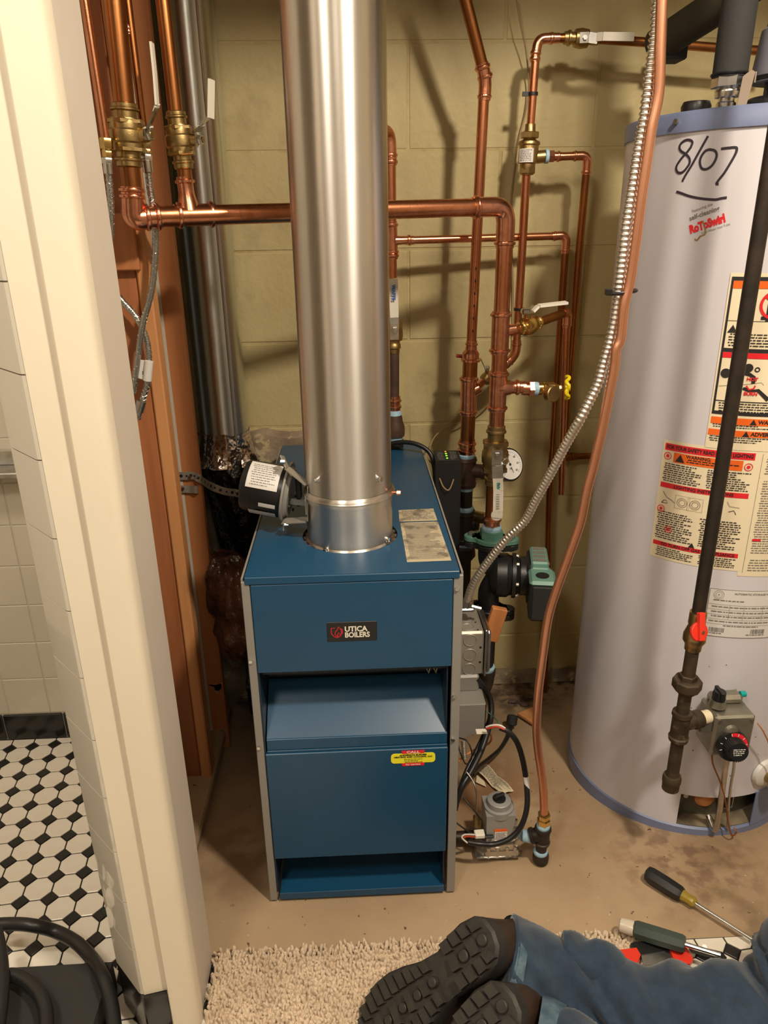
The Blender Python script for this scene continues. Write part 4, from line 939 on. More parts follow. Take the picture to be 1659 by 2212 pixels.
t = T('iron_tee_stack', 'brown iron tee and nipples beneath the slender riser', 'pipe fitting', (x0, YR, rz(1230)))
b = MB(); dope(b, (x0, YR, rz(979)), (x0, YR, rz(989)), .0195); dope(b, (x0, YR, rz(1048)), (x0, YR, rz(1058)), .0185); dope(b, (x0, YR, rz(1093)), (x0, YR, rz(1104)), .020); dope(b, (x0, YR, rz(1165)), (x0, YR, rz(1178)), .021); b.parts('thread_sealant', M['dope'], t)
b = MB(); b.lathe((x0, YR, rz(988)), (x0, YR, rz(1050)), [(0, .023), (.1, .0245), (.13, .0225), (.85, .0225), (.88, .0245), (1, .023)], 28); b.lathe((x0, YR, rz(1015)), (x0+.048, YR-.02, rz(1015)), [(0, .016), (.7, .016), (.73, .0185), (1, .0175)], 24); b.build('tee', M['ironb'], t)
pipe('nipple', [(x0, YR, rz(1050)), (x0, YR, rz(1100))], .0165, M['iron'], t)
b = MB(); b.lathe((x0, YR, rz(1102)), (x0, YR, rz(1170)), [(0, .0235), (.1, .025), (.13, .023), (.85, .023), (.88, .025), (1, .023)], 28); b.lathe((x0, YR, rz(1128)), (x0+.032, YR+.0, rz(1128)), [(0, .018), (.7, .018), (.73, .021), (1, .02)], 24); b.build('lower_tee', M['iron'], t)
b = MB(); b.lathe((x0, YR, rz(1175)), (x0, YR, rz(1290)), [(0, .018), (.05, .026), (.2, .028), (.3, .018), (1, .018)], 26); b.build('drop_nipple', M['iron'], t)
c = V((x0+.033, YR, rz(1120))); b = MB(); b.cyl(V((x0+.018, YR, rz(1115))), V((x0+.05, YR-.03, rz(1112))), .014, 18); b.build('bushing', M['brass'], t)
# main ball valve beneath the header, with gauge
va = V((VX, HV, vp(918))); vb = V((VX-.0006, HV, vp(1048)))
t, c, s, ro = ballvalve('ball_valve', 'large brass ball valve with cream lever hanging over the pressure gauge', va, vb, RH*.93, (.35, -1, 0), None)
b = MB(); e = P(1074, 985, 1.452); strap(b, [P(1074, 972, 1.452), P(1074, 1000, 1.452), P(1074, 1006, 1.447), P(1075, 1036, 1.447)], .023, .0025, (1, 0, 0)); b.build('lever_plate', M['chrome'], t, smooth=0)
b = MB(); p = P(1074, 985, 1.450); hexn(b, p, p+V((0, -.005, 0)), .008); b.cyl(p, p+V((0, -.009, 0)), .004, 12); b.build('nut', M['steel'], t)
b = MB(); strap(b, [P(1075, 1034, 1.446), P(1076, 1060, 1.442), P(1075, 1105, 1.436), P(1073, 1118, 1.435)], .021, .003, (1, 0, 0)); p = P(1073, 1112, 1.437); b.cyl(p, p+V((0, -.003, 0)), .0125, 20); hdl = b.build('handle', M['whitep'], t, smooth=0)
vt('FNW', 1076, 1052, 1.4395, .009, M['greenink'], hdl, .0005, -90, .9)
b = MB()
for k, py in enumerate(range(1068, 1100, 5)): pz = P(1075, py, 1.4345); b.box(pz+V((-.004, -.0035, 0)), pz+V((.003, -.003, .0012)))
b.build('fine_print', M['inkg'], hdl, smooth=0)
g = T('pressure_gauge', 'round white pressure gauge with black rim behind the cream lever', 'gauge', P(1100, 1035, 1.53))
gc = P(1098, 1004, 1.53); gd = V((.25, -.93, .28)).normalized(); gd = (V((.42, -.80, .36))).normalized()
b = MB(); b.lathe(gc-gd*.018, gc+gd*.006, [(0, .028), (.1, .0358), (.8, .0364), (.92, .0368), (1, .0348)], 44); b.build('case', M['black'], g)
b = MB(); b.cyl(gc+gd*.0055, gc+gd*.0066, .0328, 44); b.build('dial_face', M['labelw'], g)
gu = V((0, 0, 1)); gu = (gu-gd*gu.dot(gd)).normalized(); gw_ = gu.cross(gd)
gw_ = gu.cross(gd) if gu.cross(gd).x > 0 else gd.cross(gu)
def gf(x, y): return gc+gd*.0070+gw_*x+gu*y
b = MB()
for k in range(31):
    a = radians(225-270*k/30); l = .004 if k % 5 == 0 else .0022
    stroke(b, [(.0285*cos(a), .0285*sin(a)), ((.0285-l)*cos(a), (.0285-l)*sin(a))], .0009, gf)
for k, sx_ in enumerate(('0', '10', '20', '30', '40', '50', '60')):
    a = radians(225-270*k/6); flat(b, text_geo(sx_, .0062, .0205*cos(a), .0205*sin(a), .0001), gf)
flat(b, text_geo('PSI', .006, 0, -.010, .0001), gf); b.build('dial_marks', M['ink'], g, smooth=0)
b = MB(); stroke(b, [(-.006*cos(radians(100)), -.006*sin(radians(100))), (.02*cos(radians(-75)), .02*sin(radians(-75)))], .0014, gf); stroke(b, [(0, 0), (-.004, .020)], .0012, gf); flat(b, disc2(0, 0, .003), gf); b.build('needle', M['ink'], g, smooth=0)
b = MB(); b.cyl(V((x0+.046, YR-.012, rz(1015))), V((x0+.056, YR-.014, rz(1014))), .0125, 20); b.parts('thread_sealant', M['dope'], g)
b = MB(); b.cyl(V((x0+.056, YR-.014, rz(1014))), gc-gd*.017, .006, 12); b.build('stem', M['brass'], g)
# circulator pump
pm = T('circulator_pump', 'black cast circulator pump with green flange and green topped motor', 'pump', P(1070, 1345, HV))
fc = V((VX-.001, HV, P(1060, 1165, HV).z))
b = MB(); dope(b, fc+V((0, 0, .034)), fc+V((0, 0, .020)), .0215); b.parts('thread_sealant', M['dope'], pm)
b = MB(); fit(b, fc+V((0, 0, .056)), fc+V((0, 0, .036)), RH, (.4,)); hexn(b, fc+V((0, 0, .038)), fc+V((0, 0, .030)), RH*1.2); b.build('adapter', M['copper_fit'], pm)
def flange(z, m, th=.012):
    b = MB(); b.lathe(V((fc.x, fc.y, z)), V((fc.x, fc.y, z+th)), [(0, .034), (.15, .036), (.85, .036), (1, .034)], 32)
    for s in (-1, 1):
        c = V((fc.x+s*.042, fc.y-s*.012, z)); b.cyl(c, c+V((0, 0, th)), .0165, 20, ch=.001); a = V((fc.x+s*.02, fc.y-s*.006, z)); b.prism([a+V((0, -.026, 0)), c+V((0, -.015, 0)), c+V((0, .015, 0)), a+V((0, .026, 0))], (0, 0, th))
    return b
b = flange(fc.z-.004, M['green'], .011); hexn(b, fc+V((0, 0, .004)), fc+V((0, 0, .024)), .027); b.build('green_flange', M['green'], pm)
flange(fc.z-.018, M['black']).build('pump_flange', M['black'], pm)
zl = P(1070, 1318, HV).z
flange(zl, M['black']).build('lower_flange', M['black'], pm); flange(zl-.014, M['iron']).build('companion_flange', M['iron'], pm)
vc = V((VX+.030, HV-.004, P(1090, 1240, HV).z))
b = MB(); vd = V((1, -.18, 0)).normalized(); b.lathe(vc-vd*.034, vc+vd*.020, [(0, .022), (.15, .042), (.35, .050), (.75, .050), (.85, .046), (1, .044)], 40)
b.tube(spline([fc+V((0, 0, -.012)), fc+V((-.004, 0, -.03)), fc+V((.0, 0, -.055)), vc+V((-.01, 0, .0))], 6), .024, 24); b.tube(spline([vc+V((-.012, 0, 0)), V((fc.x, fc.y, zl+.05)), V((fc.x+.002, fc.y, zl+.005))], 6), .024, 24)
b.lathe(vc+vd*.018, vc+vd*.026, [(0, .051), (1, .051)], 40); b.build('volute', M['black'], pm)
b = MB()
for a in range(30, 390, 60):
    u = V((0, 0, 1)); w = vd.cross(u); p = vc+vd*.026+(u*cos(radians(a))+w*sin(radians(a)))*.044; b.cyl(p, p+vd*.006, .0045, 6)
for s in (-1, 1):
    for z in (fc.z+.007, zl-.014): c = V((fc.x+s*.042, fc.y-s*.012, z)); hexn(b, c, c+V((0, 0, .007)), .0078)
    c = V((fc.x+s*.042, fc.y-s*.012, fc.z-.024)); hexn(b, c, c+V((0, 0, .006)), .0078)
b.parts('bolt', M['steel'], pm)
b = MB(); b.lathe(vc+vd*.024, vc+vd*.072, [(0, .042), (.1, .044), (.2, .040), (.25, .044), (.9, .044), (1, .040)], 36); b.build('motor', M['black'], pm)
MR = Matrix.Rotation(math.atan2(vd.y, vd.x), 4, 'Z')
def mbx(a, c, ch=.003): return V(a), V(c), ch
mo_ = Matrix.Translation(vc) @ MR
b = MB(); b.box((.050, -.045, -.050), (.082, .045, .046), .005, mo_); b.build('motor_frame', M['blackm'], pm, smooth=0)
b = MB(); b.box((.056, -.046, .030), (.094, .040, .056), .004, mo_); b.box((.052, -.056, .015), (.100, -.030, .044), .008, mo_); b.build('green_cap', M['greenl'], pm, smooth=30)
b = MB(); b.box((.052, -.112, -.055), (.104, -.050, .034), .007, mo_); wb = b.build('wiring_box', M['blackm'], pm, smooth=30)
b = MB(); b.box((.050, -.114, .030), (.106, -.045, .042), .006, mo_); b.build('box_lid', M['greenl'], pm, smooth=30)
b = MB(); cc_ = mo_ @ V((.078, -.082, .042)); b.cyl(cc_, cc_+V((0, 0, .0015)), .014, 28); b.build('knockout', M['black'], pm)
b = MB(); 
for y in (-.04, -.02, 0, .02): b.box((.062, y, .0565), (.088, y+.012, .0570), 0, mo_)
b.build('cap_print', M['inkg'], pm, smooth=0)
pipe('down_pipe', [V((fc.x+.002, fc.y, zl-.012)), V((fc.x+.002, fc.y, .13))], .0175, M['copper_old'], pm)
b = MB(); b.box((fc.x-.058, fc.y-.03, zl-.012), (fc.x-.04, fc.y-.02, zl+.045), .001); b.build('orange_tag', M['orangew'], pm, smooth=0)
# control module with indicator lights
t = T('control_module', 'black control module with three green lights behind the boiler', 'control box', (.215, 1.57, .42))
z1 = P(960, 1000, 1.545).z
b = MB(); b.prism([(.178, 1.545, .42), (.178, 1.545, z1), (.178, 1.605, z1+.010), (.178, 1.605, .42)], (.056, 0, 0)); b.build('case', M['black'], t, smooth=0)
def cf(x, y): return V((x, 1.545+y, z1+y*.171+.0008))
b = MB(); flat(b, rect2(.181, .006, .231, .056), cf); b.build('panel', M['blackm'], t, smooth=0)
for k, (yy, m) in enumerate(((.052, 'led_y'), (.042, 'led_g'), (.032, 'led_g'), (.020, 'led_g'))):
    b = MB(); flat(b, disc2(.205, yy, .0022, 12), lambda x, y: cf(x, y)+V((0, 0, .0005))); b.build('indicator_light', M[m], t, smooth=0)
b = MB(); flat(b, lines2(.184, .014, .20, .050, .0016, .004), lambda x, y: cf(x, y)+V((0, 0, .0004))); flat(b, lines2(.212, .014, .229, .050, .0016, .004), lambda x, y: cf(x, y)+V((0, 0, .0004))); b.build('panel_print', M['greypaint'], t, smooth=0)
# aquastat capillary and black cable on the boiler top
t = T('control_cable', 'thick black cable arching over the boiler rear edge', 'cable', P(850, 975, 1.66))
b = MB(); b.tube(spline([P(846, 958, 1.63), P(868, 955, 1.62), P(895, 958, 1.61), P(920, 970, 1.60), P(934, 990, 1.59), P(940, 1030, 1.58), P(938, 1060, 1.56)], 8), .0052, 12); b.build('cord', M['black'], t)
t = T('tan_wire', 'thin tan wire curling along the yellow wall to the module', 'wire', P(935, 960, 1.7))
b = MB(); b.tube(spline([P(1112, -20, 1.74), P(1124, 50, 1.74), P(1136, 110, 1.75), P(1142, 180, 1.765), P(1137, 235, 1.768), P(1121, 300, 1.77), P(1109, 380, 1.77), P(1103, 460, 1.77), P(1108, 600, 1.77), P(1108, 760, 1.765), P(1090, 800, 1.76), P(1062, 866, 1.755), P(1010, 905, 1.75), P(965, 925, 1.74), P(938, 945, 1.72), P(925, 985, 1.66), P(935, 1005, 1.60), P(948, 1030, 1.55), P(958, 1052, 1.535), P(970, 1058, 1.535), P(980, 1035, 1.54)], 6), .0016, 8); b.build('wire', M['tan'], t)

# ================================================================ CONDUIT AND GAS LINE
t = T('flexible_conduit', 'ribbed steel flexible conduit sweeping down to the junction box', 'conduit', P(1009, 1300, 1.29))
cpx = [(1423, -30), (1421, 0), (1415, 76), (1402, 177), (1392, 253), (1378, 329), (1366, 405), (1354, 481), (1347, 540), (1336, 630), (1330, 683), (1317, 740), (1303, 789), (1292, 828), (1274, 865), (1255, 903), (1236, 936), (1216, 972), (1197, 1009), (1175, 1049), (1155, 1085), (1134, 1125), (1100, 1158), (1062, 1203), (1034, 1242), (1018, 1270), (1009, 1300)]
cpts = []
for i, (x, y) in enumerate(cpx):
    u_ = i/(len(cpx)-1); Yc = 1.10 if y < 900 else 1.10+(y-900)/400*.19; cpts.append(P(x, y, Yc))
cpts = [cpts[0]+(cpts[0]-cpts[1])*9]+cpts
sp = spline(cpts, 10)
# resample evenly
def resample(pts, step):
    out = [pts[0]]; acc = 0; prev = pts[0]
    for p in pts[1:]:
        d = (p-prev).length
        while acc+d >= step:
            prev = prev+(p-prev)*((step-acc)/d); out.append(prev); d = (p-prev).length; acc = 0
        acc += d; prev = p
    return out
rs_ = resample(sp, .0012); pitc = 6
mb = MB(); vs = []; fs = []; n = 14; u = V((1, 0, 0))
for i, p in enumerate(rs_):
    tt = (rs_[min(i+1, len(rs_)-1)]-rs_[max(i-1, 0)]).normalized(); u = (u-tt*u.dot(tt)).normalized(); w = tt.cross(u)
    r = .0062+.0020*(.5+.5*cos(2*pi*i/pitc))
    for k in range(n): a = 2*pi*k/n; vs.append(p+(u*cos(a)+w*sin(a))*r)
for i in range(len(rs_)-1):
    for k in range(n): fs.append((i*n+k, i*n+(k+1) % n, (i+1)*n+(k+1) % n, (i+1)*n+k))
mb.add(vs, fs); mb.build('ribbed_tube', M['conduit'], t, smooth=180)
p = cpts[-1]; b = MB(); b.cyl(p+V((0, 0, .004)), p+V((0, 0, -.016)), .0105, 20); b.cyl(p+V((.008, -.008, -.006)), p+V((.026, -.012, -.010)), .004, 8); b.box(p+V((-.013, -.012, -.018)), p+V((.013, .012, -.010)), .002); b.build('connector', M['chrome'], t)
gpx = [(1432, -30), (1430, 0), (1426, 100), (1422, 203), (1407, 278), (1396, 354), (1385, 430), (1372, 532), (1360, 610), (1348, 660), (1341, 729), (1331, 755), (1328, 787), (1320, 831), (1310, 881), (1301, 925), (1291, 968), (1281, 1011), (1269, 1055), (1256, 1120), (1245, 1156), (1222, 1219), (1200, 1280), (1184, 1336), (1173, 1413), (1163, 1496), (1159, 1569), (1162, 1617), (1169, 1665), (1174, 1713), (1175, 1756)]
gx_off = [8 if y < 760 else 4 for x, y in gpx]
t = T('gas_line', 'long soft copper gas tube sweeping from ceiling to floor', 'pipe', P(1175, 1760, 1.065))
gp = [P(x+(0 if y > 200 else 0), y, 1.10+(.0 if y < 600 else -.035*min(1, (y-600)/1000))-.012) for x, y in gpx]
gp = [gp[0]+(gp[0]-gp[1])*9]+gp
b = MB(); b.tube(spline(gp, 6), .0074, 18); b.build('tube', M['copper_gas'], t)
gt = P(1175, 1765, 1.065)
b = MB(); hexn(b, gt+V((0, 0, .010)), gt+V((0, 0, -.004)), .0115); hexn(b, gt+V((0, 0, -.004)), gt+V((0, 0, -.016)), .0125); b.build('flare_nut', M['brass_bright'], t)
t = T('cable_tie', 'black cable tie binding the conduit to the gas tube', 'cable tie', P(1340, 632, 1.09))
b = MB(); c = P(1346, 631, 1.093); vs = [c+V((.019*cos(a), .009*sin(a), .002*cos(a))) for a in [2*pi*k/24 for k in range(25)]]; b.tube(vs, .0026, 8, cap=False); b.box(c+V((-.026, -.006, -.004)), c+V((-.017, .004, .005)), .001); b.build('strap', M['black'], t)
# gas tee and drip leg at the floor
gt0 = gt+V((0, 0, -.016)); fzv = fz(0, 1.065)
t = T('gas_tee', 'dark iron gas tee with capped drip leg standing on the floor', 'pipe fitting', (gt0.x, gt0.y, fzv))
b = MB(); dope(b, gt0, gt0-V((0, 0, .010)), .0125); b.lathe(P(1131, 1805, 1.075), P(1147, 1807, 1.070), [(0, .0115), (1, .0125)], 18); dope(b, V((gt0.x-.001, gt0.y, fzv+.033)), V((gt0.x-.001, gt0.y, fzv+.024)), .0135); b.parts('thread_sealant', M['dope'], t)
tb_ = V((gt0.x, gt0.y, fzv+.050))
b = MB(); b.lathe(gt0-V((0, 0, .008)), tb_, [(0, .0150), (.12, .016), (.16, .014), (.85, .0135), (.88, .0155), (1, .0145)], 26); mid = P(1172, 1800, 1.065); b.lathe(mid, P(1146, 1806, 1.069), [(0, .013), (.7, .013), (.75, .0155), (1, .015)], 22); b.build('tee', M['iron'], t)
b = MB(); b.cyl(tb_, V((tb_.x, tb_.y, fzv+.022)), .0105, 20); b.build('nipple', M['iron'], t)
b = MB(); b.lathe(V((tb_.x, tb_.y, fzv+.026)), V((tb_.x, tb_.y, fzv+.0005)), [(0, .0140), (.3, .0155), (.75, .015), (1, .009)], 24); b.build('cap', M['iron'], t)

# ================================================================ BOX AND VALVE ON THE BOILER'S RIGHT SIDE
jb = T('junction_box', 'grey steel junction box with round knockouts on the boiler side', 'junction box', (.205, 1.30, .297))
jz0, jz1 = .297, .396
b = MB(); b.box((XR+.001, 1.252, jz0), (.244, 1.352, jz1), .004); b.build('box', M['galv_mat'], jb, smooth=0)
b = MB()
for zz in (.312, .345, .378):
    for xx in (.222,):
        c = V((xx-.006, 1.2518, zz)); b.cyl(c, c+V((0, -.0003, 0)), .0118, 26); b.tube([c+V((.0128*cos(a), -.0006, .0128*sin(a))) for a in [2*pi*k/28 for k in range(29)]], .0010, 6, cap=False)
for yy in (1.272, 1.305):
    c = V((.214, yy, jz1+.0004)); b.tube([c+V((.0125*cos(a), .0125*sin(a), 0)) for a in [2*pi*k/28 for k in range(29)]], .0010, 6, cap=False)
b.build('knockout', M['galv_mat'], jb)
b = MB()
for zz in (.327, .361): c = V((.237, 1.2518, zz)); b.cyl(c, c+V((0, -.0004, 0)), .0024, 12)
for yy in (1.26, 1.29): c = V((.232, yy, jz1)); b.cyl(c, c+V((0, 0, .0004)), .002, 12)
b.parts('screw_hole', M['black'], jb)
b = MB(); b.box((.2455, 1.249, jz0-.002), (.249, 1.356, jz1+.004), .001); b.box((.249, 1.253, jz0+.002), (.258, 1.350, jz1-.001), .004); b.build('cover_plate', M['steel'], jb, smooth=30)
tag((lambda: (lambda mb: (mb.box((.260, 1.31, .335), (.292, 1.325, .412), .002, Matrix.Translation((.28, 1.3, .37)) @ Matrix.Rotation(radians(14), 4, 'Y') @ Matrix.Translation((-.28, -1.3, -.37))), mb.build('wood_tag', M['orangew'], smooth=0))[1])(MB()))(), 'small orange wooden offcut beneath the black pump', 'wood piece')
ex = P(1048, 1446, 1.37).x; ez = P(1048, 1446, 1.37).z
t = T('iron_elbow', 'dark iron elbow with blue sealant below the junction box', 'pipe fitting', (ex, 1.37, ez-.08))
b = MB(); b.tube(spline([V((ex, 1.37, ez)), V((ex, 1.37, ez-.022)), V((ex-.008, 1.365, ez-.045)), V((ex-.030, 1.355, ez-.062)), V((ex-.055, 1.35, ez-.066)), V((.166, 1.35, ez-.066))], 6), .0205, 24); b.lathe((ex, 1.37, ez+.001), (ex, 1.37, ez-.012), [(0, .0225), (1, .0225)], 26); b.build('elbow', M['iron'], t)
b = MB(); dope(b, (ex, 1.37, ez+.012), (ex, 1.37, ez), .0205); b.parts('thread_sealant', M['dope'], t)
b = MB(); b.cyl((ex, 1.37, ez+.12), (ex, 1.37, ez+.010), .0170, 20); b.build('nipple', M['black'], t)
t = T('control_bracket', 'grey folded metal bracket on the boiler side under the box', 'bracket', (.2, 1.23, .19))
b = MB(); b.box((.183, 1.20, .262), (.2425, 1.285, .2645), .0005); b.prism([(.188, 1.199, .263), (.2425, 1.199, .263), (.2425, 1.199, .205), (.190, 1.199, .183)], (0, .002, 0)); b.prism([(.2425, 1.199, .263), (.2425, 1.199, .205), (.2425, 1.285, .205), (.2425, 1.285, .263)], (-.0015, 0, 0)); b.box((XR+.001, 1.24, .20), (.19, 1.262, .2625), .001); b.box((XR+.001, 1.245, .262), (.236, 1.29, .300), .004); b.build('bracket', M['greypaint'], t, smooth=0)
# gas valve
gv = T('gas_valve', 'grey gas control valve with black dial by the boiler foot', 'gas valve', (.255, 1.11, fz(0, 1.11)))
zb = fz(0, 1.1)+.004
def gpix(px, py, Y=1.10): return P(px, py, Y)
b = MB()
bl = gpix(1028, 1858, 1.085); br_ = gpix(1124, 1850, 1.085); 
b.box((bl.x, 1.075, zb), (br_.x-.006, 1.150, zb+.034), .012); b.box((bl.x-.003, 1.070, zb+.008), (br_.x-.003, 1.152, zb+.014), .003); b.box((bl.x+.012, 1.072, zb+.010), (br_.x-.004, 1.12, zb+.030), .004)
b.box((bl.x+.02, 1.074, zb+.012), (br_.x-.012, 1.14, zb+.046), .006); b.lathe((br_.x-.012, 1.09, zb+.03), P(1130, 1806, 1.076), [(0, .013), (.6, .0115), (1, .0115)], 18)
for x, y in ((.25, .006), (.45, .004), (.66, .004), (.84, .004)): c = V((bl.x+(br_.x-bl.x)*x, 1.071, zb+.016)); b.cyl(c+V((0, .006, -.008)), c+V((0, .006, .018)), .0055, 12)
b.build('cast_body', M['alu'], gv, smooth=40)
cz = P(1075, 1745, 1.10).z
b = MB(); tc_ = V((P(1078, 1745, 1.105).x, 1.105, 0))
b.prism([(tc_.x-.026, 1.082, zb+.030), (tc_.x+.022, 1.082, zb+.030), (tc_.x+.028, 1.082, cz-.004), (tc_.x-.028, 1.082, cz-.004)], (0, .056, 0)); b.build('valve_housing', M['valveg'], gv, smooth=0)
b = MB(); b.lathe((tc_.x, 1.108, cz-.012), (tc_.x, 1.108, cz+.014), [(0, .029), (.5, .0285), (.55, .0235), (.95, .0225), (1, .0205)], 36); b.build('turret', M['valveg'], gv)
b = MB(); b.cyl((tc_.x, 1.108, cz+.014), (tc_.x, 1.108, cz+.0165), .0125, 24); b.box((tc_.x-.011, 1.104, cz+.0165), (tc_.x+.011, 1.112, cz+.026), .002, Matrix.Translation((tc_.x, 1.108, 0)) @ Matrix.Rotation(radians(25), 4, 'Z') @ Matrix.Translation((-tc_.x, -1.108, 0))); b.build('dial_knob', M['black'], gv)
b = MB(); b.box(gpix(1068, 1818, 1.0805), gpix(1096, 1790, 1.0815)); lb = b.build('warning_label', M['labelw'], gv, smooth=0)
b = MB(); b.box(gpix(1068, 1797, 1.0800), gpix(1096, 1790, 1.0806)); b.build('label_band', M['orange'], gv, smooth=0)
b = MB(); p0 = gpix(1069, 1817, 1.0800); p1 = gpix(1095, 1799, 1.0800); flat(b, lines2(p0.x, p0.z, p1.x, p1.z, .0010, .0012), lambda x, z: V((x, 1.0801, z))); b.build('label_print', M['inkg'], gv, smooth=0)
b = MB(); b.box(gpix(1046, 1813, 1.076), gpix(1064, 1795, 1.09), .0015); b.build('terminal_block', M['black'], gv, smooth=0)
b = MB(); b.box(gpix(1026, 1813, 1.074), gpix(1045, 1790, 1.09), .0015); b.build('white_plug', M['whitep'], gv, smooth=0)
b = MB(); b.cyl(gpix(1028, 1788, 1.09), gpix(1028, 1762, 1.10), .0055, 12); b.cyl(gpix(1038, 1786, 1.10), gpix(1038, 1770, 1.10), .0045, 6); b.build('pilot_fitting', M['brass'], gv)
b = MB(); b.cyl(gpix(1110, 1790, 1.09), gpix(1112, 1770, 1.095), .0055, 12); b.cyl(gpix(1118, 1800, 1.08), gpix(1116, 1786, 1.085), .005, 10); b.build('outlet_screw', M['chrome'], gv)
b = MB(); b.cyl((bl.x+.004, 1.12, zb+.018), (XR+.002, 1.12, zb+.018), .0115, 18); b.build('outlet_pipe', M['iron'], gv)
# wires and cables by the valve
def cable(name, label, pts, r, m, cat='cable', extra=None):
    t = T(name, label, cat, pts[-1]); b = MB(); b.tube(spline(pts, 8), r, 12); b.build('cord', m, t); return t
pp = [P(1058, 1574, 1.12), P(1080, 1572, 1.11), P(1100, 1582, 1.105), P(1118, 1606, 1.10), P(1130, 1645, 1.09), P(1137, 1690, 1.08), P(1139, 1735, 1.065), P(1132, 1770, 1.055), P(1118, 1796, 1.05), P(1095, 1815, 1.045), P(1065, 1824, 1.045), P(1035, 1823, 1.045), P(1012, 1819, 1.05), P(1000, 1808, 1.055)]
t = cable('valve_cable', 'thick black cable looping in front of the grey gas valve', pp[1:-1], .0052, M['black'])
b = MB()
for k, (dxy, m) in enumerate(((0, 'a'),)): b.tube(spline([P(1050, 1571, 1.12), P(1062, 1567, 1.115), P(1080, 1567, 1.11), P(1096, 1577, 1.105)], 6), .0018, 8)
b.tube(spline([P(1010, 1821, 1.05), P(998, 1810, 1.055), P(1004, 1803, 1.06), P(1026, 1803, 1.072)], 6), .0016, 8); b.build('white_wire', M['whitew'], t)
b = MB(); b.tube(spline([P(1050, 1575, 1.118), P(1062, 1572, 1.112), P(1074, 1570, 1.108), P(1090, 1576, 1.103)], 6), .0018, 8); b.tube(spline([P(1010, 1822, 1.052), P(1001, 1812, 1.057), P(1008, 1807, 1.06), P(1026, 1808, 1.073)], 6), .0016, 8); b.build('red_wire', M['redw'], t)
b = MB(); b.box(P(1030, 1586, 1.125), P(1050, 1574, 1.14), .002); b.build('white_connector', M['whitep'], t, smooth=0)
b = MB(); b.cyl(P(1136, 1677, 1.083), P(1139, 1702, 1.077), .0056, 14); b.build('printed_band', M['labelw'], t)
cable('harness_cable', 'black wire harness falling from the box behind the bracket', [P(1030, 1465, 1.25), P(1046, 1485, 1.25), P(1060, 1515, 1.24), P(1060, 1550, 1.22), P(1052, 1585, 1.19), P(1038, 1625, 1.16), P(1018, 1665, 1.13), P(1000, 1695, 1.11), P(988, 1725, 1.10), P(982, 1750, 1.09)], .0060, M['black'])
cable('harness_cable', 'slimmer black wire harness beside the first, swinging to the boiler side', [P(1052, 1490, 1.25), P(1062, 1530, 1.24), P(1050, 1575, 1.22), P(1030, 1620, 1.18), P(1008, 1665, 1.15), P(992, 1710, 1.12), P(984, 1740, 1.10)], .0045, M['black'])
t = cable('plug_cable', 'black cord with round plug lying across the floor', [P(1104, 1570, 1.52), P(1098, 1590, 1.48), P(1080, 1618, 1.42), P(1055, 1640, 1.35), P(1036, 1655, 1.30), P(1020, 1672, 1.24)], .0048, M['black'])
b = MB(); pc = P(1105, 1562, 1.53); b.cyl(pc+V((0, 0, -.006)), pc+V((.004, .01, .016)), .0135, 16, ch=.003); b.build('plug', M['blackm'], t)
cable('orange_wire', 'thin orange wire curving behind the black harness', [P(1056, 1580, 1.2), P(1062, 1592, 1.2), P(1056, 1606, 1.22), P(1030, 1618, 1.22), P(1008, 1630, 1.2), P(990, 1645, 1.18)], .0022, M['orangew'], 'wire')
cable('green_wire', 'thin dark green wire arcing toward the plug', [P(1050, 1536, 1.2), P(1066, 1548, 1.2), P(1078, 1562, 1.2), P(1082, 1572, 1.18)], .0012, M['green'], 'wire')
cable('pilot_tube', 'thin bare metal pilot tube curving down to the gas valve', [P(1008, 1668, 1.12), P(1020, 1685, 1.11), P(1028, 1705, 1.10), P(1030, 1735, 1.095), P(1028, 1762, 1.09)], .0016, M['steel'], 'tube')
cable('thin_black_wire', 'thin black wire looping from the boiler side near its corner', [P(992, 1594, 1.12), P(1008, 1600, 1.11), P(1018, 1620, 1.1), P(1018, 1640, 1.1), P(1006, 1650, 1.1), P(994, 1625, 1.1), P(990, 1610, 1.12)], .0014, M['black'], 'wire')
cable('thin_black_wire', 'two-strand black wire running down to the valve plug', [P(1000, 1722, 1.11), P(1012, 1736, 1.10), P(1028, 1755, 1.09), P(1040, 1772, 1.085)], .0015, M['black'], 'wire')
cable('thin_black_wire', 'thin black wire low beside the boiler going to the white plug', [P(984, 1776, 1.10), P(1000, 1788, 1.09), P(1014, 1798, 1.08), P(1026, 1802, 1.075)], .0016, M['black'], 'wire')
t = T('flexible_sleeve', 'short ribbed metal sleeve between boiler side and harness', 'conduit', P(1002, 1640, 1.14))
b = MB()
for k in range(16):
    a = L_(P(1001, 1600, 1.16), P(1004, 1640, 1.14), k/16); c = L_(P(1001, 1600, 1.16), P(1004, 1640, 1.14), (k+1)/16); b.lathe(a, c, [(0, .0035), (.3, .0055), (.7, .0055), (1, .0035)], 12)
b.build('ribbed_tube', M['conduit'], t)
t = T('paper_tag', 'crumpled printed paper tag lying on the floor behind the gas valve', 'paper tag', PZ(1065, 1680, fz(0, 1.2)))
zt = fz(0, 1.25)
def papz(px, py, dz=0): 
    p = PZ(px, py, -.02); p = PZ(px, py, fz(0, p.y)+.003+dz); return p
c4 = [papz(1024, 1662), papz(1050, 1650), papz(1110, 1708), papz(1086, 1722)]
def bil(c, u, v): return (c[0]*(1-u)+c[3]*u)*(1-v)+(c[1]*(1-u)+c[2]*u)*v
def papf(dz): return lambda u, v: bil(c4, u, v)+V((0, 0, dz+.006*abs(sin(u*5+v))+.003*sin(v*5)))
b = MB(); n_ = 14; vs = []; fs = []
for i in range(n_+1):
    for j in range(7): vs.append(papf(0)(i/n_, j/6))
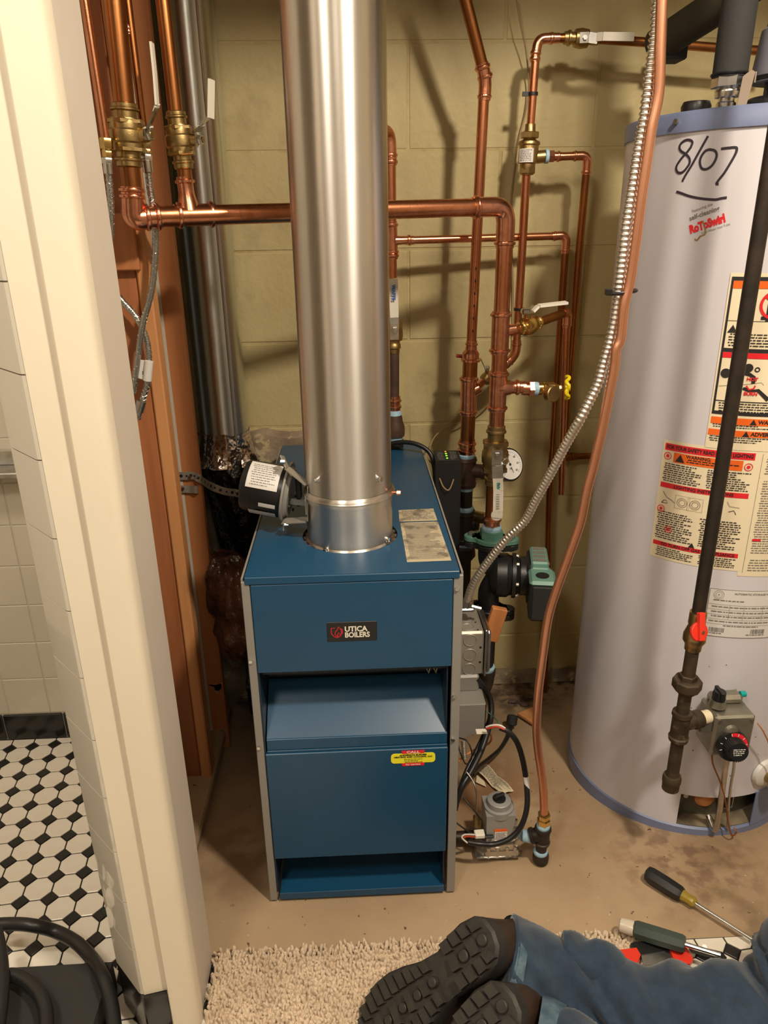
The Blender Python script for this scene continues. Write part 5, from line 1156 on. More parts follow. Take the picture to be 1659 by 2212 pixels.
for i in range(n_):
    for j in range(6): fs.append((i*7+j, i*7+7+j, i*7+8+j, i*7+j+1))
b.add(vs, fs); pt = b.build('paper', M['label'], t, smooth=60)
b = MB(); flat(b, lines2(.08, .08, .95, .92, .018, .030), papf(.0012)); b.build('print', M['inkg'], t, smooth=0)
b = MB(); vs = [papz(1028, 1690), papz(1050, 1700), papz(1046, 1688), papz(1030, 1675)]; b.prism(vs, (0, 0, .001)); b.build('under_sheet', M['label'], t, smooth=0)
# broken concrete chips near the wall
for k, (px, py, r) in enumerate(((1107, 1506, .010), (1135, 1515, .011), (1142, 1496, .012), (1130, 1540, .006), (1168, 1500, .008))):
    p = PZ(px, py, -.06); p.z = fz(0, p.y)+.001; mb = MB(); rnd = random.Random(k)
    mb.ball(p+V((0, 0, r*.3)), r, 7, 5, (1.2, .9, .5)); mb.v = [v+V((rnd.uniform(-.2, .2)*r, rnd.uniform(-.2, .2)*r, rnd.uniform(-.1, .1)*r)) for v in mb.v]
    o = mb.build('concrete_chip', M['charcoal'], smooth=0); tag(o, ('dark concrete chip, the one farthest from the copper gas tube', 'dark concrete chip in the middle of the group by the wall', 'flat dark concrete chip nearest the yellow wall', 'smallest dark concrete chip beside the pale wood scrap', 'dark concrete chip directly beside the copper gas tube')[k], 'debris', 'dark chips at the foot of the wall')
b = MB(); p = [papz(1118, 1545), papz(1152, 1530), papz(1160, 1558), papz(1150, 1566)]; b.prism(p, (0, 0, .006)); tag(b.build('wood_scrap', M['wood_l'], smooth=0), 'flat pale wood scrap on the floor left of the copper gas tube', 'wood scrap')

# ================================================================ WATER HEATER
TX, TY, TR, TZ0 = .71, 1.35, .23, -.040
wh = T('water_heater', 'tall white water heater with blue rims and warning labels', 'water heater', (TX, TY, fz(0, TY)))
def tp(th, z, off=0):
    a = radians(th); return V((TX+(TR+off)*cos(a), TY+(TR+off)*sin(a), z))
def tk(px, py, r=TR):
    d = ray(px, py); ox, oy = CAM.x-TX, CAM.y-TY; a = d.x**2+d.y**2; bq = 2*(ox*d.x+oy*d.y); c = ox*ox+oy*oy-r*r
    D = max(0, bq*bq-4*a*c); t_ = (-bq-sqrt(D))/2/a; p = CAM+d*t_; return (math.degrees(math.atan2(p.y-TY, p.x-TX)) % 360, p.z)
K = pi/180*TR
def ts(off=.0006): return lambda s, z: tp(s/K, z, off)          # s is arc length in metres
def tks(px, py): th, z = tk(px, py); return th*K, z
OT0, OT1, OZ0, OZ1 = 249, 308, .004, .080
b = MB(); ths = sorted(set([k*3 for k in range(120)]+[OT0, OT1])); zr = [.002, OZ1, .3, .6, .9, 1.2665]; vs = []; fs = []
for z in zr:
    for a in ths: vs.append(tp(a, z))
m = len(ths)
for j in range(len(zr)-1):
    for k in range(m):
        a = ths[k]
        if j == 0 and OT0 <= a < OT1: continue
        q = (k+1) % m; fs.append((j*m+k, j*m+q, (j+1)*m+q, (j+1)*m+k))
b.add(vs, fs); b.build('jacket', M['tank'], wh, smooth=60)
b = MB(); b.lathe((TX, TY, fz(0, TY)+.001), (TX, TY, .004), [(0, TR-.004), (.1, TR+.003), (.9, TR+.003), (1, TR-.002)], 120); b.build('base_ring', M['tankblue'], wh)
b = MB(); b.lathe((TX, TY, 1.2655), (TX, TY, 1.305), [(0, TR+.0035), (.62, TR+.0035), (.72, TR+.001), (.74, TR-.004), (.9, .12), (1, .02)], 120); b.build('top_cap', M['tankblue'], wh)
p = tp(222, 1.279, .004); a = radians(214); b = MB(); p = tp(214-6, 1.281, .0035); b.cyl(p, tp(208, 1.281, .0075), .0042, 8); b.parts('screw', M['steel'], wh)
# burner opening
b = MB(); vs = []; fs = []; 
for a in range(OT0-4, OT1+5, 3):
    vs += [tp(a, OZ0-.002, -.035), tp(a, OZ1+.01, -.035), tp(a, OZ1+.002, -.001), tp(a, OZ0, -.001)]
n = len(vs)//4
for i in range(n-1):
    for q in (0, 1, 3): fs.append((4*i+q, 4*i+4+q, 4*i+4+(q+1) % 4, 4*i+(q+1) % 4))
b.add(vs, fs); b.build('burner_plate', mat('dusty_burner_plate', (.20, .19, .14), .7, .3, col2=(.11, .10, .07), scale=22), wh)
b = MB(); vs = []; fs = []
for a in range(OT0, OT1+1, 3): vs += [tp(a, .0052, -.036), tp(a, .0052, -.001)]
for i in range(len(vs)//2-1): fs.append((2*i, 2*i+2, 2*i+3, 2*i+1))
b.add(vs, fs); b.build('burner_floor', mat('dusty_pan', (.24, .19, .12), .8, 0, col2=(.12, .09, .06), scale=30), wh, smooth=0)
b = MB(); c = tp(263, .052, -.034); o_ = (tp(263, .052)-c).normalized(); b.lathe(c, c+o_*.014, [(0, .020), (.5, .019), (1, .012)], 24); b.build('grommet', M['orangew'], wh)
b = MB(); 
for (a0, a1, z0, z1) in ((272, 281, .022, .064),):
    b.tube([tp(a0, z0, -.031), tp(a1, z0, -.031), tp(a1, z1, -.031), tp(a0, z1, -.031), tp(a0, z0, -.031)], .0022, 6)
b.build('sight_frame', M['steel'], wh); b = MB(); flat(b, rect2(272.5, .024, 280.5, .062), lambda x, z: tp(x, z, -.0325)); b.build('sight_glass', M['black'], wh, smooth=0)
b = MB(); c = tp(252.5, .058, -.03); b.cyl(c, c+(tp(252.5, .058)-c).normalized()*.008, .005, 6); b.parts('screw', M['steel'], wh)
b = MB(); vs = []; fs = []
for a in [286.2+2*k for k in range(15)]: vs += [tp(a, .001, .002), tp(a, .084, .002), tp(a, .084, .004), tp(a, .001, .004)]
n = len(vs)//4
for i in range(n-1):
    for q in range(4): fs.append((4*i+q, 4*i+4+q, 4*i+4+(q+1) % 4, 4*i+(q+1) % 4))
fs += [(0, 1, 2, 3), tuple(range(4*n-1, 4*n-5, -1))]; b.add(vs, fs); b.build('access_door', M['tankblue'], wh, smooth=40)
# handwritten date
def cpx(l): return [(1240+x/3.95, y/3.95) for x, y in l]
st = [[(1000, 1250), (1012, 1215), (990, 1195), (950, 1198), (912, 1228), (902, 1262), (915, 1290), (955, 1315), (985, 1350), (988, 1390), (965, 1430), (930, 1468), (895, 1475), (875, 1450), (880, 1410), (920, 1350), (965, 1300), (1003, 1250)],
      [(1145, 1160), (1100, 1240), (1050, 1330), (1000, 1420), (950, 1500), (925, 1550)],
      [(1160, 1275), (1120, 1290), (1085, 1340), (1075, 1390), (1090, 1435), (1125, 1445), (1170, 1420), (1205, 1370), (1218, 1320), (1200, 1285), (1155, 1276)],
      [(1255, 1270), (1320, 1262), (1378, 1258), (1390, 1275), (1375, 1320), (1330, 1400), (1280, 1480), (1240, 1530), (1215, 1568), (1235, 1570)],
      [(875, 1635), (920, 1650), (980, 1672), (1060, 1690), (1140, 1700), (1210, 1703), (1260, 1692), (1305, 1686)]]
b = MB()
for l in st:
    pts = [V((*tks(x, y), 0)) for x, y in cpx(l)]; stroke(b, [(p.x, p.y) for p in spline(pts, 4)], .0036, ts())
b.build('handwritten_date', M['marker'], wh, smooth=0)
# logo
s0, z0 = tks(1487, 512); s1, z1 = tks(1575, 482); ang = math.atan2(z1-z0, s1-s0)
def lf(dz): return lambda x, y: ts(.0007)(s0+x*cos(ang)-(y+dz)*sin(ang), z0+x*sin(ang)+(y+dz)*cos(ang))
W_ = sqrt((s1-s0)**2+(z1-z0)**2)
b = MB(); flat(b, text_geo('RoToSwirl', .0165, W_/2, .009, .0010, sx=W_/.0165/4.95), lf(0)); b.build('logo_lettering', M['red'], wh, smooth=0)
b = MB(); flat(b, text_geo('self-cleaning', .0095, W_*.48, .0255, .0002), lf(0)); flat(b, text_geo('Featuring the', .0060, W_*.46, .0345), lf(0)); flat(b, text_geo('Cold Water Inlet Tube', .0045, W_*.68, -.0015), lf(0)); b.build('logo_print', M['inkg'], wh, smooth=0)
b = MB(); stroke(b, [(p.x, p.y) for p in spline([V((W_*.15, -.006, 0)), V((W_*.2, -.009, 0)), V((W_*.3, -.005, 0)), V((W_*.42, -.004, 0)), V((W_*.44, .004, 0)), V((W_*.42, .016, 0))], 5)], .0022, lf(0)); b.build('logo_swirl', M['brass'], wh, smooth=0)
# labels
def patch(name, t0, t1, z0, z1, m, off, parent=None): 
    b = MB(); flat(b, rect2(t0*K, z0, t1*K, z1, max(2, int((t1-t0)/2))), ts(off)); return b.build(name, m, parent or wh, smooth=60)
lb1 = patch('safety_label', 219.3, 256.6, .574, .792, M['label'], .0006)
lb3 = patch('instruction_label', 256.6, 305, .565, .792, M['label'], .0006)
def yz(y): return 1.061-(y-597)*.000734
lb2 = patch('warning_label', 236.2, 300, .790, 1.066, M['label'], .0012)
def bars(parent, m, lst, off, name='label_band'):
    b = MB()
    for t0, t1, z0, z1 in lst: flat(b, rect2(t0*K, z0, t1*K, z1, max(2, int((t1-t0)/2))), ts(off))
    return b.parts(name, m, parent, smooth=60)
bars(lb1, M['red'], [(220.3, 255.6, .7745, .7865), (220.3, 255.6, .7075, .7165), (220.3, 255.6, .5985, .6065)], .0011)
bars(lb1, M['orange'], [(224.4, 251.5, .755, .7725)], .0011, 'orange_band')
def tt(b, txt, size, th, z, bold=0, off=.0015, sx=1, align='CENTER'): flat(b, text_geo(txt, size, 0, 0, bold, align, sx), lambda x, y: tp(th+x/K, z+y, off))
b = MB(); tt(b, 'FOR YOUR SAFETY READ BEFORE LIGHTING', .0088, 238, .7805, .0003, sx=.78); tt(b, 'WARNING:', .0078, 229.6, .7685, .0002, align='LEFT')
tt(b, 'LIGHTING INSTRUCTIONS', .0080, 238, .712, .0002); tt(b, 'TO TURN OFF GAS TO APPLIANCE', .0078, 239, .6025, .0002)
def tl(b, t0, t1, z0, z1, h, gap, off=.0015): flat(b, lines2(t0*K, z0, t1*K, z1, h, gap), ts(off))
tl(b, 229.8, 250.5, .7565, .7645, .0018, .0020)
tl(b, 220.6, 236.6, .719, .752, .0016, .0022); tl(b, 238.6, 255.2, .719, .752, .0016, .0022)
tl(b, 220.6, 236.2, .611, .664, .0017, .0024); tl(b, 238.6, 255.2, .611, .664, .0017, .0024); tl(b, 222, 238, .578, .596, .0015, .0022); tl(b, 240, 255, .578, .596, .0015, .0022)
b.build('label_print', M['ink'], lb1, smooth=0)['kind'] = 'stuff'
def tri(b, th, z, s, off): flat(b, ([(th*K-s*.6, z-s*.5), (th*K+s*.6, z-s*.5), (th*K, z+s*.55)], [(0, 1, 2)]), ts(off))
b = MB(); tri(b, 227.2, .7635, .013, .0015); tri(b, 236.8, .6115, .009, .0015)
for th in (230.5, 235.8):
    flat(b, disc2(th*K, .686, .0085, 24, .0079), ts(.0015)); flat(b, disc2(th*K, .686, .0055, 20, .0049), ts(.0015))
    stroke(b, [(th*K-.012, .6745), (th*K+.012, .6745), (th*K+.012, .698), (th*K-.012, .698), (th*K-.012, .6745)], .0004, ts(.0015))
stroke(b, [(222*K, .700), (223*K, .694), (224*K, .690), (226*K, .687), (227.4*K, .683)], .0008, ts(.0015)); stroke(b, [(221.8*K, .679), (222.6*K, .684), (223.6*K, .685), (224.5*K, .680), (221.8*K, .679)], .0010, ts(.0015))
stroke(b, [(248*K, .700), (249*K, .692), (253*K, .690)], .0006, ts(.0015)); stroke(b, [(249*K, .682), (251*K, .685), (252*K, .678)], .001, ts(.0015))
b.build('label_symbols', M['ink'], lb1, smooth=0)['kind'] = 'stuff'
b = MB()
for th, z in ((221.9, .7645), (253.7, .7625), (221.9, .668), (226.2, .632)): flat(b, disc2(th*K, z, .0066, 22, .0054), ts(.0015)); flat(b, disc2(th*K, z, .0030, 14), ts(.0015))
b.parts('stop_symbol', M['red'], lb1, smooth=0)
# upper warning label
bars(lb2, M['ink'], [(236.9, 300, .8475, .8500+.003), (236.9, 237.7, .848, 1.060), (236.9, 300, 1.055, 1.0605), (237, 300, .9475, .9535), (237.2, 300, .8690, .8705), (237.2, 300, .9950, .9957)], .0018, 'border')
bars(lb2, M['orange'], [(237.7, 300, 1.0435, 1.0545), (237, 300, .832, .843), (236.6, 300, .8125, .8225)], .0018, 'orange_band')
bars(lb2, M['red'], [(237.7, 300, .9385, .9470)], .0018, 'red_band')
b = MB()
tl(b, 238.6, 262, .956, .976, .0017, .0026, .002); tt(b, 'FIRE AND EXPLOSION', .0052, 255, .988, .0001, .002, align='LEFT'); tt(b, 'Can result', .0055, 253.5, .980, 0, .002, align='LEFT')
tl(b, 238.6, 262, .851, .867, .0016, .0025, .002); tl(b, 237.6, 262, .8235, .8315, .0013, .0022, .002); tl(b, 237.2, 262, .800, .8115, .0014, .0022, .002)
tri(b, 239.8, .983, .0115, .002); tri(b, 252.6, .8375, .009, .002); tt(b, 'WARNING', .0085, 254.4, .8375, .0004, .002, align='LEFT'); tri(b, 250.6, .8175, .009, .002); tt(b, 'ADVERTENCIA', .0085, 252.4, .8175, .0004, .002, align='LEFT')
tt(b, 'CAUTION', .0075, 259, .9425, .0003, .0021, align='LEFT')
flat(b, disc2(239.8*K, .914, .0075, 18), ts(.002)); flat(b, disc2(242*K, .912, .0035, 10), ts(.002)); flat(b, disc2(247.6*K, .924, .0068, 18), ts(.002)); flat(b, disc2(250.8*K, .922, .0040, 14, .0022), ts(.002))
stroke(b, [(244*K, .917), (248.4*K, .914), (250*K, .910), (250.1*K, .900)], .0055, ts(.002))
stroke(b, [(238*K, .893), (244*K, .896), (249*K, .899), (253*K, .902), (254*K, .898)], .0005, ts(.002))
flat(b, ([(246.5*K, .890), (249*K, .886), (252*K, .887), (256*K, .872), (257*K, .877), (252.5*K, .892), (250*K, .890), (247*K, .894)], [tuple(range(8))]), ts(.002))
flat(b, rect2(250.6*K, .996, 252.2*K, 1.024, 1), ts(.002)); flat(b, rect2(249*K, .998, 252*K, 1.003, 1), ts(.002))
b.build('label_print', M['ink'], lb2, smooth=0)['kind'] = 'stuff'
b = MB(); flat(b, disc2(253.2*K, 1.020, .0215, 36, .0175), ts(.0022)); stroke(b, [(249.8*K, 1.032), (256.6*K, 1.008)], .004, ts(.0022)); tt(b, 'HOT', .0075, 249.6, .9065, .0003, .0022); tt(b, 'BURN', .0075, 249.8, .8835, .0003, .0024); stroke(b, [(247.8*K, .896), (249*K, .890), (250.6*K, .892), (251*K, .897)], .0025, ts(.0022)); b.build('red_symbols', M['red'], lb2, smooth=0)['kind'] = 'stuff'
b = MB()
stroke(b, [(258.4*K, .572), (258.4*K, .785), (300*K, .785)], .0006, ts(.0012)); stroke(b, [(258.4*K, .600), (300*K, .600)], .0006, ts(.0012)); stroke(b, [(258.4*K, .745), (300*K, .745)], .0006, ts(.0012))
tl(b, 260, 285, .748, .782, .0017, .0024, .0012); tl(b, 260, 285, .606, .740, .0017, .0026, .0012); tl(b, 260, 285, .572, .597, .0018, .003, .0012); b.build('label_print', M['inkg'], lb3, smooth=0)['kind'] = 'stuff'
bars(lb3, M['red'], [(260, 263.4, .632, .636)], .0016, 'red_mark')
dp = patch('data_plate', 246.8, 286, .442, .538, M['labelw'], .0007)
b = MB()
def ln(pts, w=.0006): stroke(b, [(t*K, z) for t, z in pts], w, ts(.0012))
n_ = 12
ln([(247+38.6*k/n_, .537) for k in range(n_+1)]); ln([(247+38.6*k/n_, .443) for k in range(n_+1)]); ln([(247, .443), (247, .537)], .0008)
for z in (.507, .497, .487, .478, .468): ln([(247+38.6*k/n_, z) for k in range(n_+1)], .0004)
for t_ in (256, 262, 270): ln([(t_, .478), (t_, .507)], .0004)
tt(b, 'AUTOMATIC STORAGE WATER HEATER', .0050, 257, .530, .0001, .0012, align='LEFT'); tt(b, 'FORT WORTH', .0001, 250, .5, 0, .0012) if False else None
flat(b, disc2(250.8*K, .526, .0085, 28, .0080), ts(.0012)); flat(b, disc2(250.8*K, .526, .0055, 24, .0051), ts(.0012)); flat(b, disc2(250.8*K, .526, .0012, 10), ts(.0012))
for z in (.5015, .4915, .4825, .4725): tl(b, 248, 282, z-.002, z+.0022, .0020, .004, .0012)
tl(b, 248, 262, .512, .5165, .002, .004, .0012); tl(b, 248, 256, .4455, .4500, .0018, .003, .0012); tl(b, 264, 274, .4455, .4500, .0018, .003, .0012); tl(b, 254, 270, .461, .4665, .0018, .002, .0012)
rnd = random.Random(9)
for t0 in (249, 266.5):
    x = t0
    while x < t0+6.2: w = rnd.uniform(.1, .35); flat(b, rect2(x*K, .4515, (x+w)*K, .4605), ts(.0012)); x += w+rnd.uniform(.1, .3)
b.build('plate_print', M['inkg'], dp, smooth=0)['kind'] = 'stuff'
# spots of grime
b = MB()
for k in range(22): th = rnd.uniform(245, 285); z = rnd.uniform(.1, .43); flat(b, disc2(th*K, z, rnd.uniform(.0005, .0014), 7), ts(.0005))
b.build('grime_speck', M['irono'], wh, smooth=0)['kind'] = 'stuff'
b = MB(); c = tp(289, .128, 0); o_ = (tp(289, .128, .05)-c).normalized(); b.lathe(c, c+o_*.012, [(0, .030), (.6, .027), (1, .018)], 28); b.build('drain_escutcheon', M['labelw'], wh)
b = MB(); b.lathe(c+o_*.010, c+o_*.045, [(0, .012), (.4, .012), (.45, .017), (.8, .017), (1, .012)], 20); b.build('drain_tap', M['brass'], wh)
# top of the heater
b = MB(); c = V((TX-.135, TY-.10, 1.300)); c = P(1503, 236, 1.25); b.lathe(c+V((0, 0, -.006)), c+V((0, 0, .010)), [(0, .021), (.6, .022), (1, .019)], 24); b.build('top_plug', M['black'], wh)
nx_, ny_ = P(1567, 232, 1.27).x, 1.27; zt_ = P(1567, 232, 1.27).z; zp = P(1573, 168, 1.27).z
b = MB(); b.lathe((nx_, ny_, 1.29), (nx_, ny_, zt_+.028), [(0, .012), (.2, .012), (.25, .0145), (.45, .0145), (.5, .012), (.62, .012), (.64, .0175), (.80, .0185), (.85, .0185), (1, .015)], 24); hexn(b, V((nx_, ny_, zt_+.026)), V((nx_, ny_, zp+.004)), .0255); b.build('dielectric_union', M['chrome'], wh)
t = T('insulated_pipe', 'vertical pipe in black foam insulation above the water heater', 'pipe', (nx_, ny_, zp))
b = MB(); b.cyl((nx_, ny_, zp), (nx_, ny_, 2.29), .0255, 28); b.build('foam_sleeve', M['insul'], t); b = MB(); b.cyl((nx_, ny_, zp-.012), (nx_, ny_, zp+.02), .011, 16); b.build('pipe_end', M['copper_old'], t)
b = MB(); b.tube([(nx_+.026*cos(a), ny_+.026*sin(a), zp+.004) for a in [2*pi*k/24 for k in range(25)]], .0022, 6); b.build('tie', M['black'], t)
t = T('insulated_branch', 'slanting foam wrapped pipe behind the vertical insulated pipe', 'pipe', P(1440, 95, 1.56))
b = MB(); a_ = P(1430, 92, 1.55); c_ = P(1540, 20, 1.45); dd_ = (c_-a_); b.tube([a_-dd_*.12, a_, c_, c_+dd_*1.2], .029, 24); b.build('foam_sleeve', mat('olive_foam', (.045, .038, .020), .9, bump=.4, bscale=60), t)
b = MB(); b.box(P(1432, 128, 1.53), P(1468, 72, 1.58), .003); b.build('foam_block', M['insul'], t, smooth=0)
t = T('vent_elbow', 'grey plastic vent fitting at the heater top beside the insulated pipe', 'vent', P(1690, 180, 1.25))
b = MB(); c = P(1700, 178, 1.26); b.lathe(c, c+V((0, 0, .10)), [(0, .050), (.15, .052), (.7, .046), (.75, .040), (1, .036)], 32); b.build('vent_cone', M['pvc'], t)
b = MB(); b.lathe(c+V((0, 0, .002)), c+V((0, 0, .008)), [(0, .0515), (1, .053)], 32); b.build('gasket', M['black'], t)
b = MB()
for dx_ in (-.03, .03): b.cyl(c+V((dx_, 0, -.075)), c+V((dx_, 0, 0)), .004, 8)
b.lathe((c.x, c.y, 1.297), (c.x, c.y, 1.315), [(0, .062), (.7, .060), (1, .05)], 30); b.build('draft_base', M['black'], t)
b = MB(); b.prism([P(1591, 232, 1.22), P(1611, 232, 1.22), P(1632, 155, 1.22), P(1624, 150, 1.22), P(1605, 165, 1.22)], (0, .001, 0)); b.box(P(1629, 178, 1.222), P(1634, 155, 1.224)); tag(b.build('hanging_tag', M['card'], smooth=0), 'folded cardboard tag standing on the heater top by the steel union', 'tag')

# black gas pipe with red valve in front of the heater
GX, GY = .5585, 1.05
gz = lambda y: P(1500, y, GY).z
t = T('black_gas_pipe', 'long black iron gas pipe standing in front of the water heater', 'pipe', (GX, GY, gz(1345)))
b = MB(); b.cyl((GX, GY, gz(1338)), (GX, GY, 2.29), .0106, 20); b.build('pipe', M['iron'], t)
t = T('gas_shutoff_valve', 'gas shutoff valve with round red handle on the black pipe', 'valve', (GX, GY, gz(1400)))
b = MB(); b.lathe((GX, GY, gz(1322)), (GX, GY, gz(1402)), [(0, .0135), (.3, .014), (.34, .0125), (.45, .015), (.6, .0185), (.75, .0185), (.85, .014), (1, .0135)], 28); b.build('body', M['brass'], t)
hc = P(1507, 1364, 1.028); hd_ = V((.25, -.9, .35)).normalized()
b = MB(); b.cyl(hc, hc+hd_*.006, .0160, 28, ch=.001); uu = V((.12, 0, 1)); uu = (uu-hd_*uu.dot(hd_)).normalized(); ww = hd_.cross(uu); M4 = Matrix(((ww.x, hd_.x, uu.x, hc.x), (ww.y, hd_.y, uu.y, hc.y), (ww.z, hd_.z, uu.z, hc.z), (0, 0, 0, 1)))
b.box((-.0055, .004, -.014), (.0055, .013, .032), .001, M4); b.build('handle', M['redp'], t, smooth=30)
b = MB(); b.cyl(hc+hd_*.013, hc+hd_*.0138, .003, 10); b.cyl(hc-hd_*.012, hc, .008, 14); b.build('stem', M['brass'], t)
t = T('gas_drop', 'rusty iron union, tee and capped drip leg beside the heater control', 'pipe fitting', (GX, GY, gz(1705)))
b = MB(); b.cyl((GX, GY, gz(1400)), (GX, GY, gz(1462)), .0110, 20); b.cyl((GX, GY, gz(1496)), (GX, GY, gz(1545)), .0110, 20); b.cyl((GX, GY, gz(1590)), (GX, GY, gz(1680)), .0110, 20); b.parts('nipple', M['irono'], t)
b = MB(); hexn(b, V((GX, GY, gz(1456))), V((GX, GY, gz(1470))), .0155); b.lathe((GX, GY, gz(1466)), (GX, GY, gz(1496)), [(0, .0225), (.1, .0245), (.6, .0245), (.75, .020), (1, .014)], 8); b.build('union', M['irono'], t, smooth=30)
ta = (GX, GY, gz(1536)); tb2 = (GX, GY, gz(1596)); b = MB(); b.lathe(ta, tb2, [(0, .0165), (.12, .0175), (.16, .0155), (.84, .0155), (.88, .0175), (1, .0165)], 26)
am = V((GX, GY, gz(1562))); b.lathe(am, am+V((.040, .012, 0)), [(0, .0145), (.6, .0145), (.65, .0165), (1, .0160)], 22); b.build('tee', M['irono'], t)
b = MB(); b.cyl(am+V((.038, .0115, 0)), am+V((.058, .0175, 0)), .0120, 18); b.build('sealed_thread', M['label'], t)
b = MB(); b.lathe((GX, GY, gz(1672)), (GX, GY, gz(1704)), [(0, .0150), (.15, .0165), (.4, .0165), (.45, .0155), (.9, .015), (1, .010)], 26); b.build('cap', M['irono'], t)
# heater gas control
cx0 = P(1546, 1560, 1.05).x; cx1 = P(1632, 1560, 1.05).x; cz1 = P(1590, 1548, 1.05).z; cz0 = P(1590, 1632, 1.05).z
t = T('heater_gas_control', 'grey gas control with black temperature dial on the heater front', 'gas control', ((cx0+cx1)/2, 1.09, cz0))
b = MB(); b.box((cx0, 1.05, cz0), (cx1, 1.112, cz1), .004); b.box((cx0+.008, 1.085, cz1-.003), (cx1-.006, 1.112, cz1+.016), .006); b.box((cx0-.022, 1.058, cz1-.040), (cx0+.002, 1.085, cz1-.008), .003); b.build('casting', M['thermo'], t, smooth=0)
b = MB()
for x in (cx0+.007, cx1-.007):
    for z in (cz0+.008, cz1-.008): b.cyl((x, 1.0505, z), (x, 1.0475, z), .003, 8)
b.parts('screw', M['steel'], t)
b = MB(); c = V(((cx0+cx1)/2-.006, 1.050, (cz0+cz1)/2+.012)); b.lathe(c, c+V((0, -.009, 0)), [(0, .013), (.6, .011), (1, .004)], 20); b.build('boss', M['thermo'], t)
b = MB(); c = V((cx0+.014, 1.078, cz1+.004)); b.lathe(c, c+V((0, 0, .014)), [(0, .015), (1, .013)], 20); kb = b.build('knob_seat', M['thermo'], t); b = MB(); b.lathe(c+V((0, 0, .012)), c+V((0, 0, .031)), [(0, .0125), (.3, .0115), (.8, .0115), (1, .0100)], 10); b.box(c+V((-.0035, -.014, .016)), c+V((.0035, .014, .034)), .001); b.build('pilot_knob', M['black'], t, smooth=30)
b = MB(); c2 = V((cx1-.008, 1.098, cz1+.012)); b.cyl(c2, c2+V((.010, 0, 0)), .0055, 14); b.build('igniter_button', M['teal'], t)
dc = P(1578, 1608, 1.045); dd = V((.02, -.93, .36)).normalized(); dd = V((0, -.97, .2)).normalized()
b = MB(); b.lathe(dc, dc+dd*.010, [(0, .022), (.3, .0285), (1, .0275)], 40); b.lathe(dc+dd*.010, dc+dd*.030, [(0, .0185), (1, .0170)], 28); dl_ = b.build('dial', M['black'], t)
b = MB(); du_ = V((0, 0, 1)); du_ = (du_-dd*du_.dot(dd)).normalized(); dw_ = du_.cross(dd); dw_ = dw_ if dw_.x > 0 else -dw_
def df(o): return lambda x, y: dc+dd*o+dw_*x+du_*y
vs, fs = [], []
for k in range(13):
    a = radians(100-130*k/12); vs += [(.0195*cos(a), .0195*sin(a)), (.0265*cos(a), .0265*sin(a))]
for k in range(12): fs.append((2*k, 2*k+1, 2*k+3, 2*k+2))
flat(b, (vs, fs), df(.0105)); b.build('red_band', M['red'], dl_, smooth=0)
b = MB()
for k in range(7): a = radians(190-30*k); stroke(b, [(.021*cos(a), .021*sin(a)), (.0255*cos(a), .0255*sin(a))], .0012, df(.0108))
flat(b, lines2(-.011, -.008, .011, .006, .0016, .0018), df(.0303)); b.build('dial_print', M['labelw'], dl_, smooth=0)
b = MB()
for k in range(30): a = 2*pi*k/30; p = dc+dd*.020+(dw_*cos(a)+du_*sin(a))*.0180; b.box(p-V((.0006, .0075, .0006)), p+V((.0006, .0075, .0006)))
b.build('knurling', M['blackm'], dl_, smooth=0)
b = MB(); b.tube([P(1572, 1632, 1.06), P(1566, 1660, 1.065), P(1556, 1740, 1.095), P(1548, 1788, 1.105)], .0058, 12); b.tube(fillet([P(1548, 1786, 1.105), P(1543, 1796, 1.108), P(1530, 1762, 1.135)], .01), .0056, 12); b.build('burner_tube', M['alu'], t)
b = MB(); b.tube(spline([P(1586, 1638, 1.065), P(1585, 1660, 1.07), P(1578, 1700, 1.09), P(1574, 1740, 1.10), P(1572, 1790, 1.115)], 5), .0026, 10); b.build('pilot_tube', M['alu'], t)
b = MB(); b.tube(spline([P(1538, 1622, 1.06), P(1540, 1650, 1.06), P(1556, 1690, 1.07), P(1567, 1730, 1.085), P(1572, 1770, 1.10), P(1580, 1803, 1.095), P(1590, 1800, 1.10), P(1586, 1788, 1.11)], 6), .0016, 8); b.build('thermocouple', M['copper_old'], t)
b = MB(); b.tube(spline([P(1636, 1562, 1.09), P(1650, 1582, 1.09), P(1665, 1620, 1.10), P(1680, 1700, 1.10)], 5), .0014, 6); b.build('orange_lead', M['orangew'], t)

# ================================================================ FLOOR THINGS
# chenille bath rug
rg = T('bath_rug', 'cream shaggy chenille rug under the boots', 'rug', (.12, .66, 0))
b = MB(); b.box((-.255, .45, 0), (.50, .886, .006), .002); b.build('rug_backing', M['rug'], rg, smooth=0)
b = MB(); rnd = random.Random(11)
y = .60
while y < .897:
    x = -.257+rnd.random()*.006
    while x < .503:
        if y > .72:
            c = V((x+rnd.uniform(-.002, .002), y+rnd.uniform(-.002, .002), .004)); r = rnd.uniform(.0022, .0038); h = rnd.uniform(.007, .015); lean = V((rnd.uniform(-.005, .005), rnd.uniform(-.005, .005), h))
            n0 = len(b.v); m5 = 5; a0 = rnd.random()*6
            ring0 = [c+V((r*cos(a0+2*pi*k/m5), r*sin(a0+2*pi*k/m5), 0)) for k in range(m5)]; ring1 = [p+lean*.75 for p in ring0]
            b.v += ring0+ring1+[c+lean*1.12]; 
            for k in range(m5): q = (k+1) % m5; b.f.append((n0+k, n0+q, n0+m5+q, n0+m5+k)); b.f.append((n0+m5+k, n0+m5+q, n0+2*m5))
        x += .0062
    y += .0055
pl_ = b.build('pile', M['rug'], rg, smooth=80); pl_['kind'] = 'stuff'
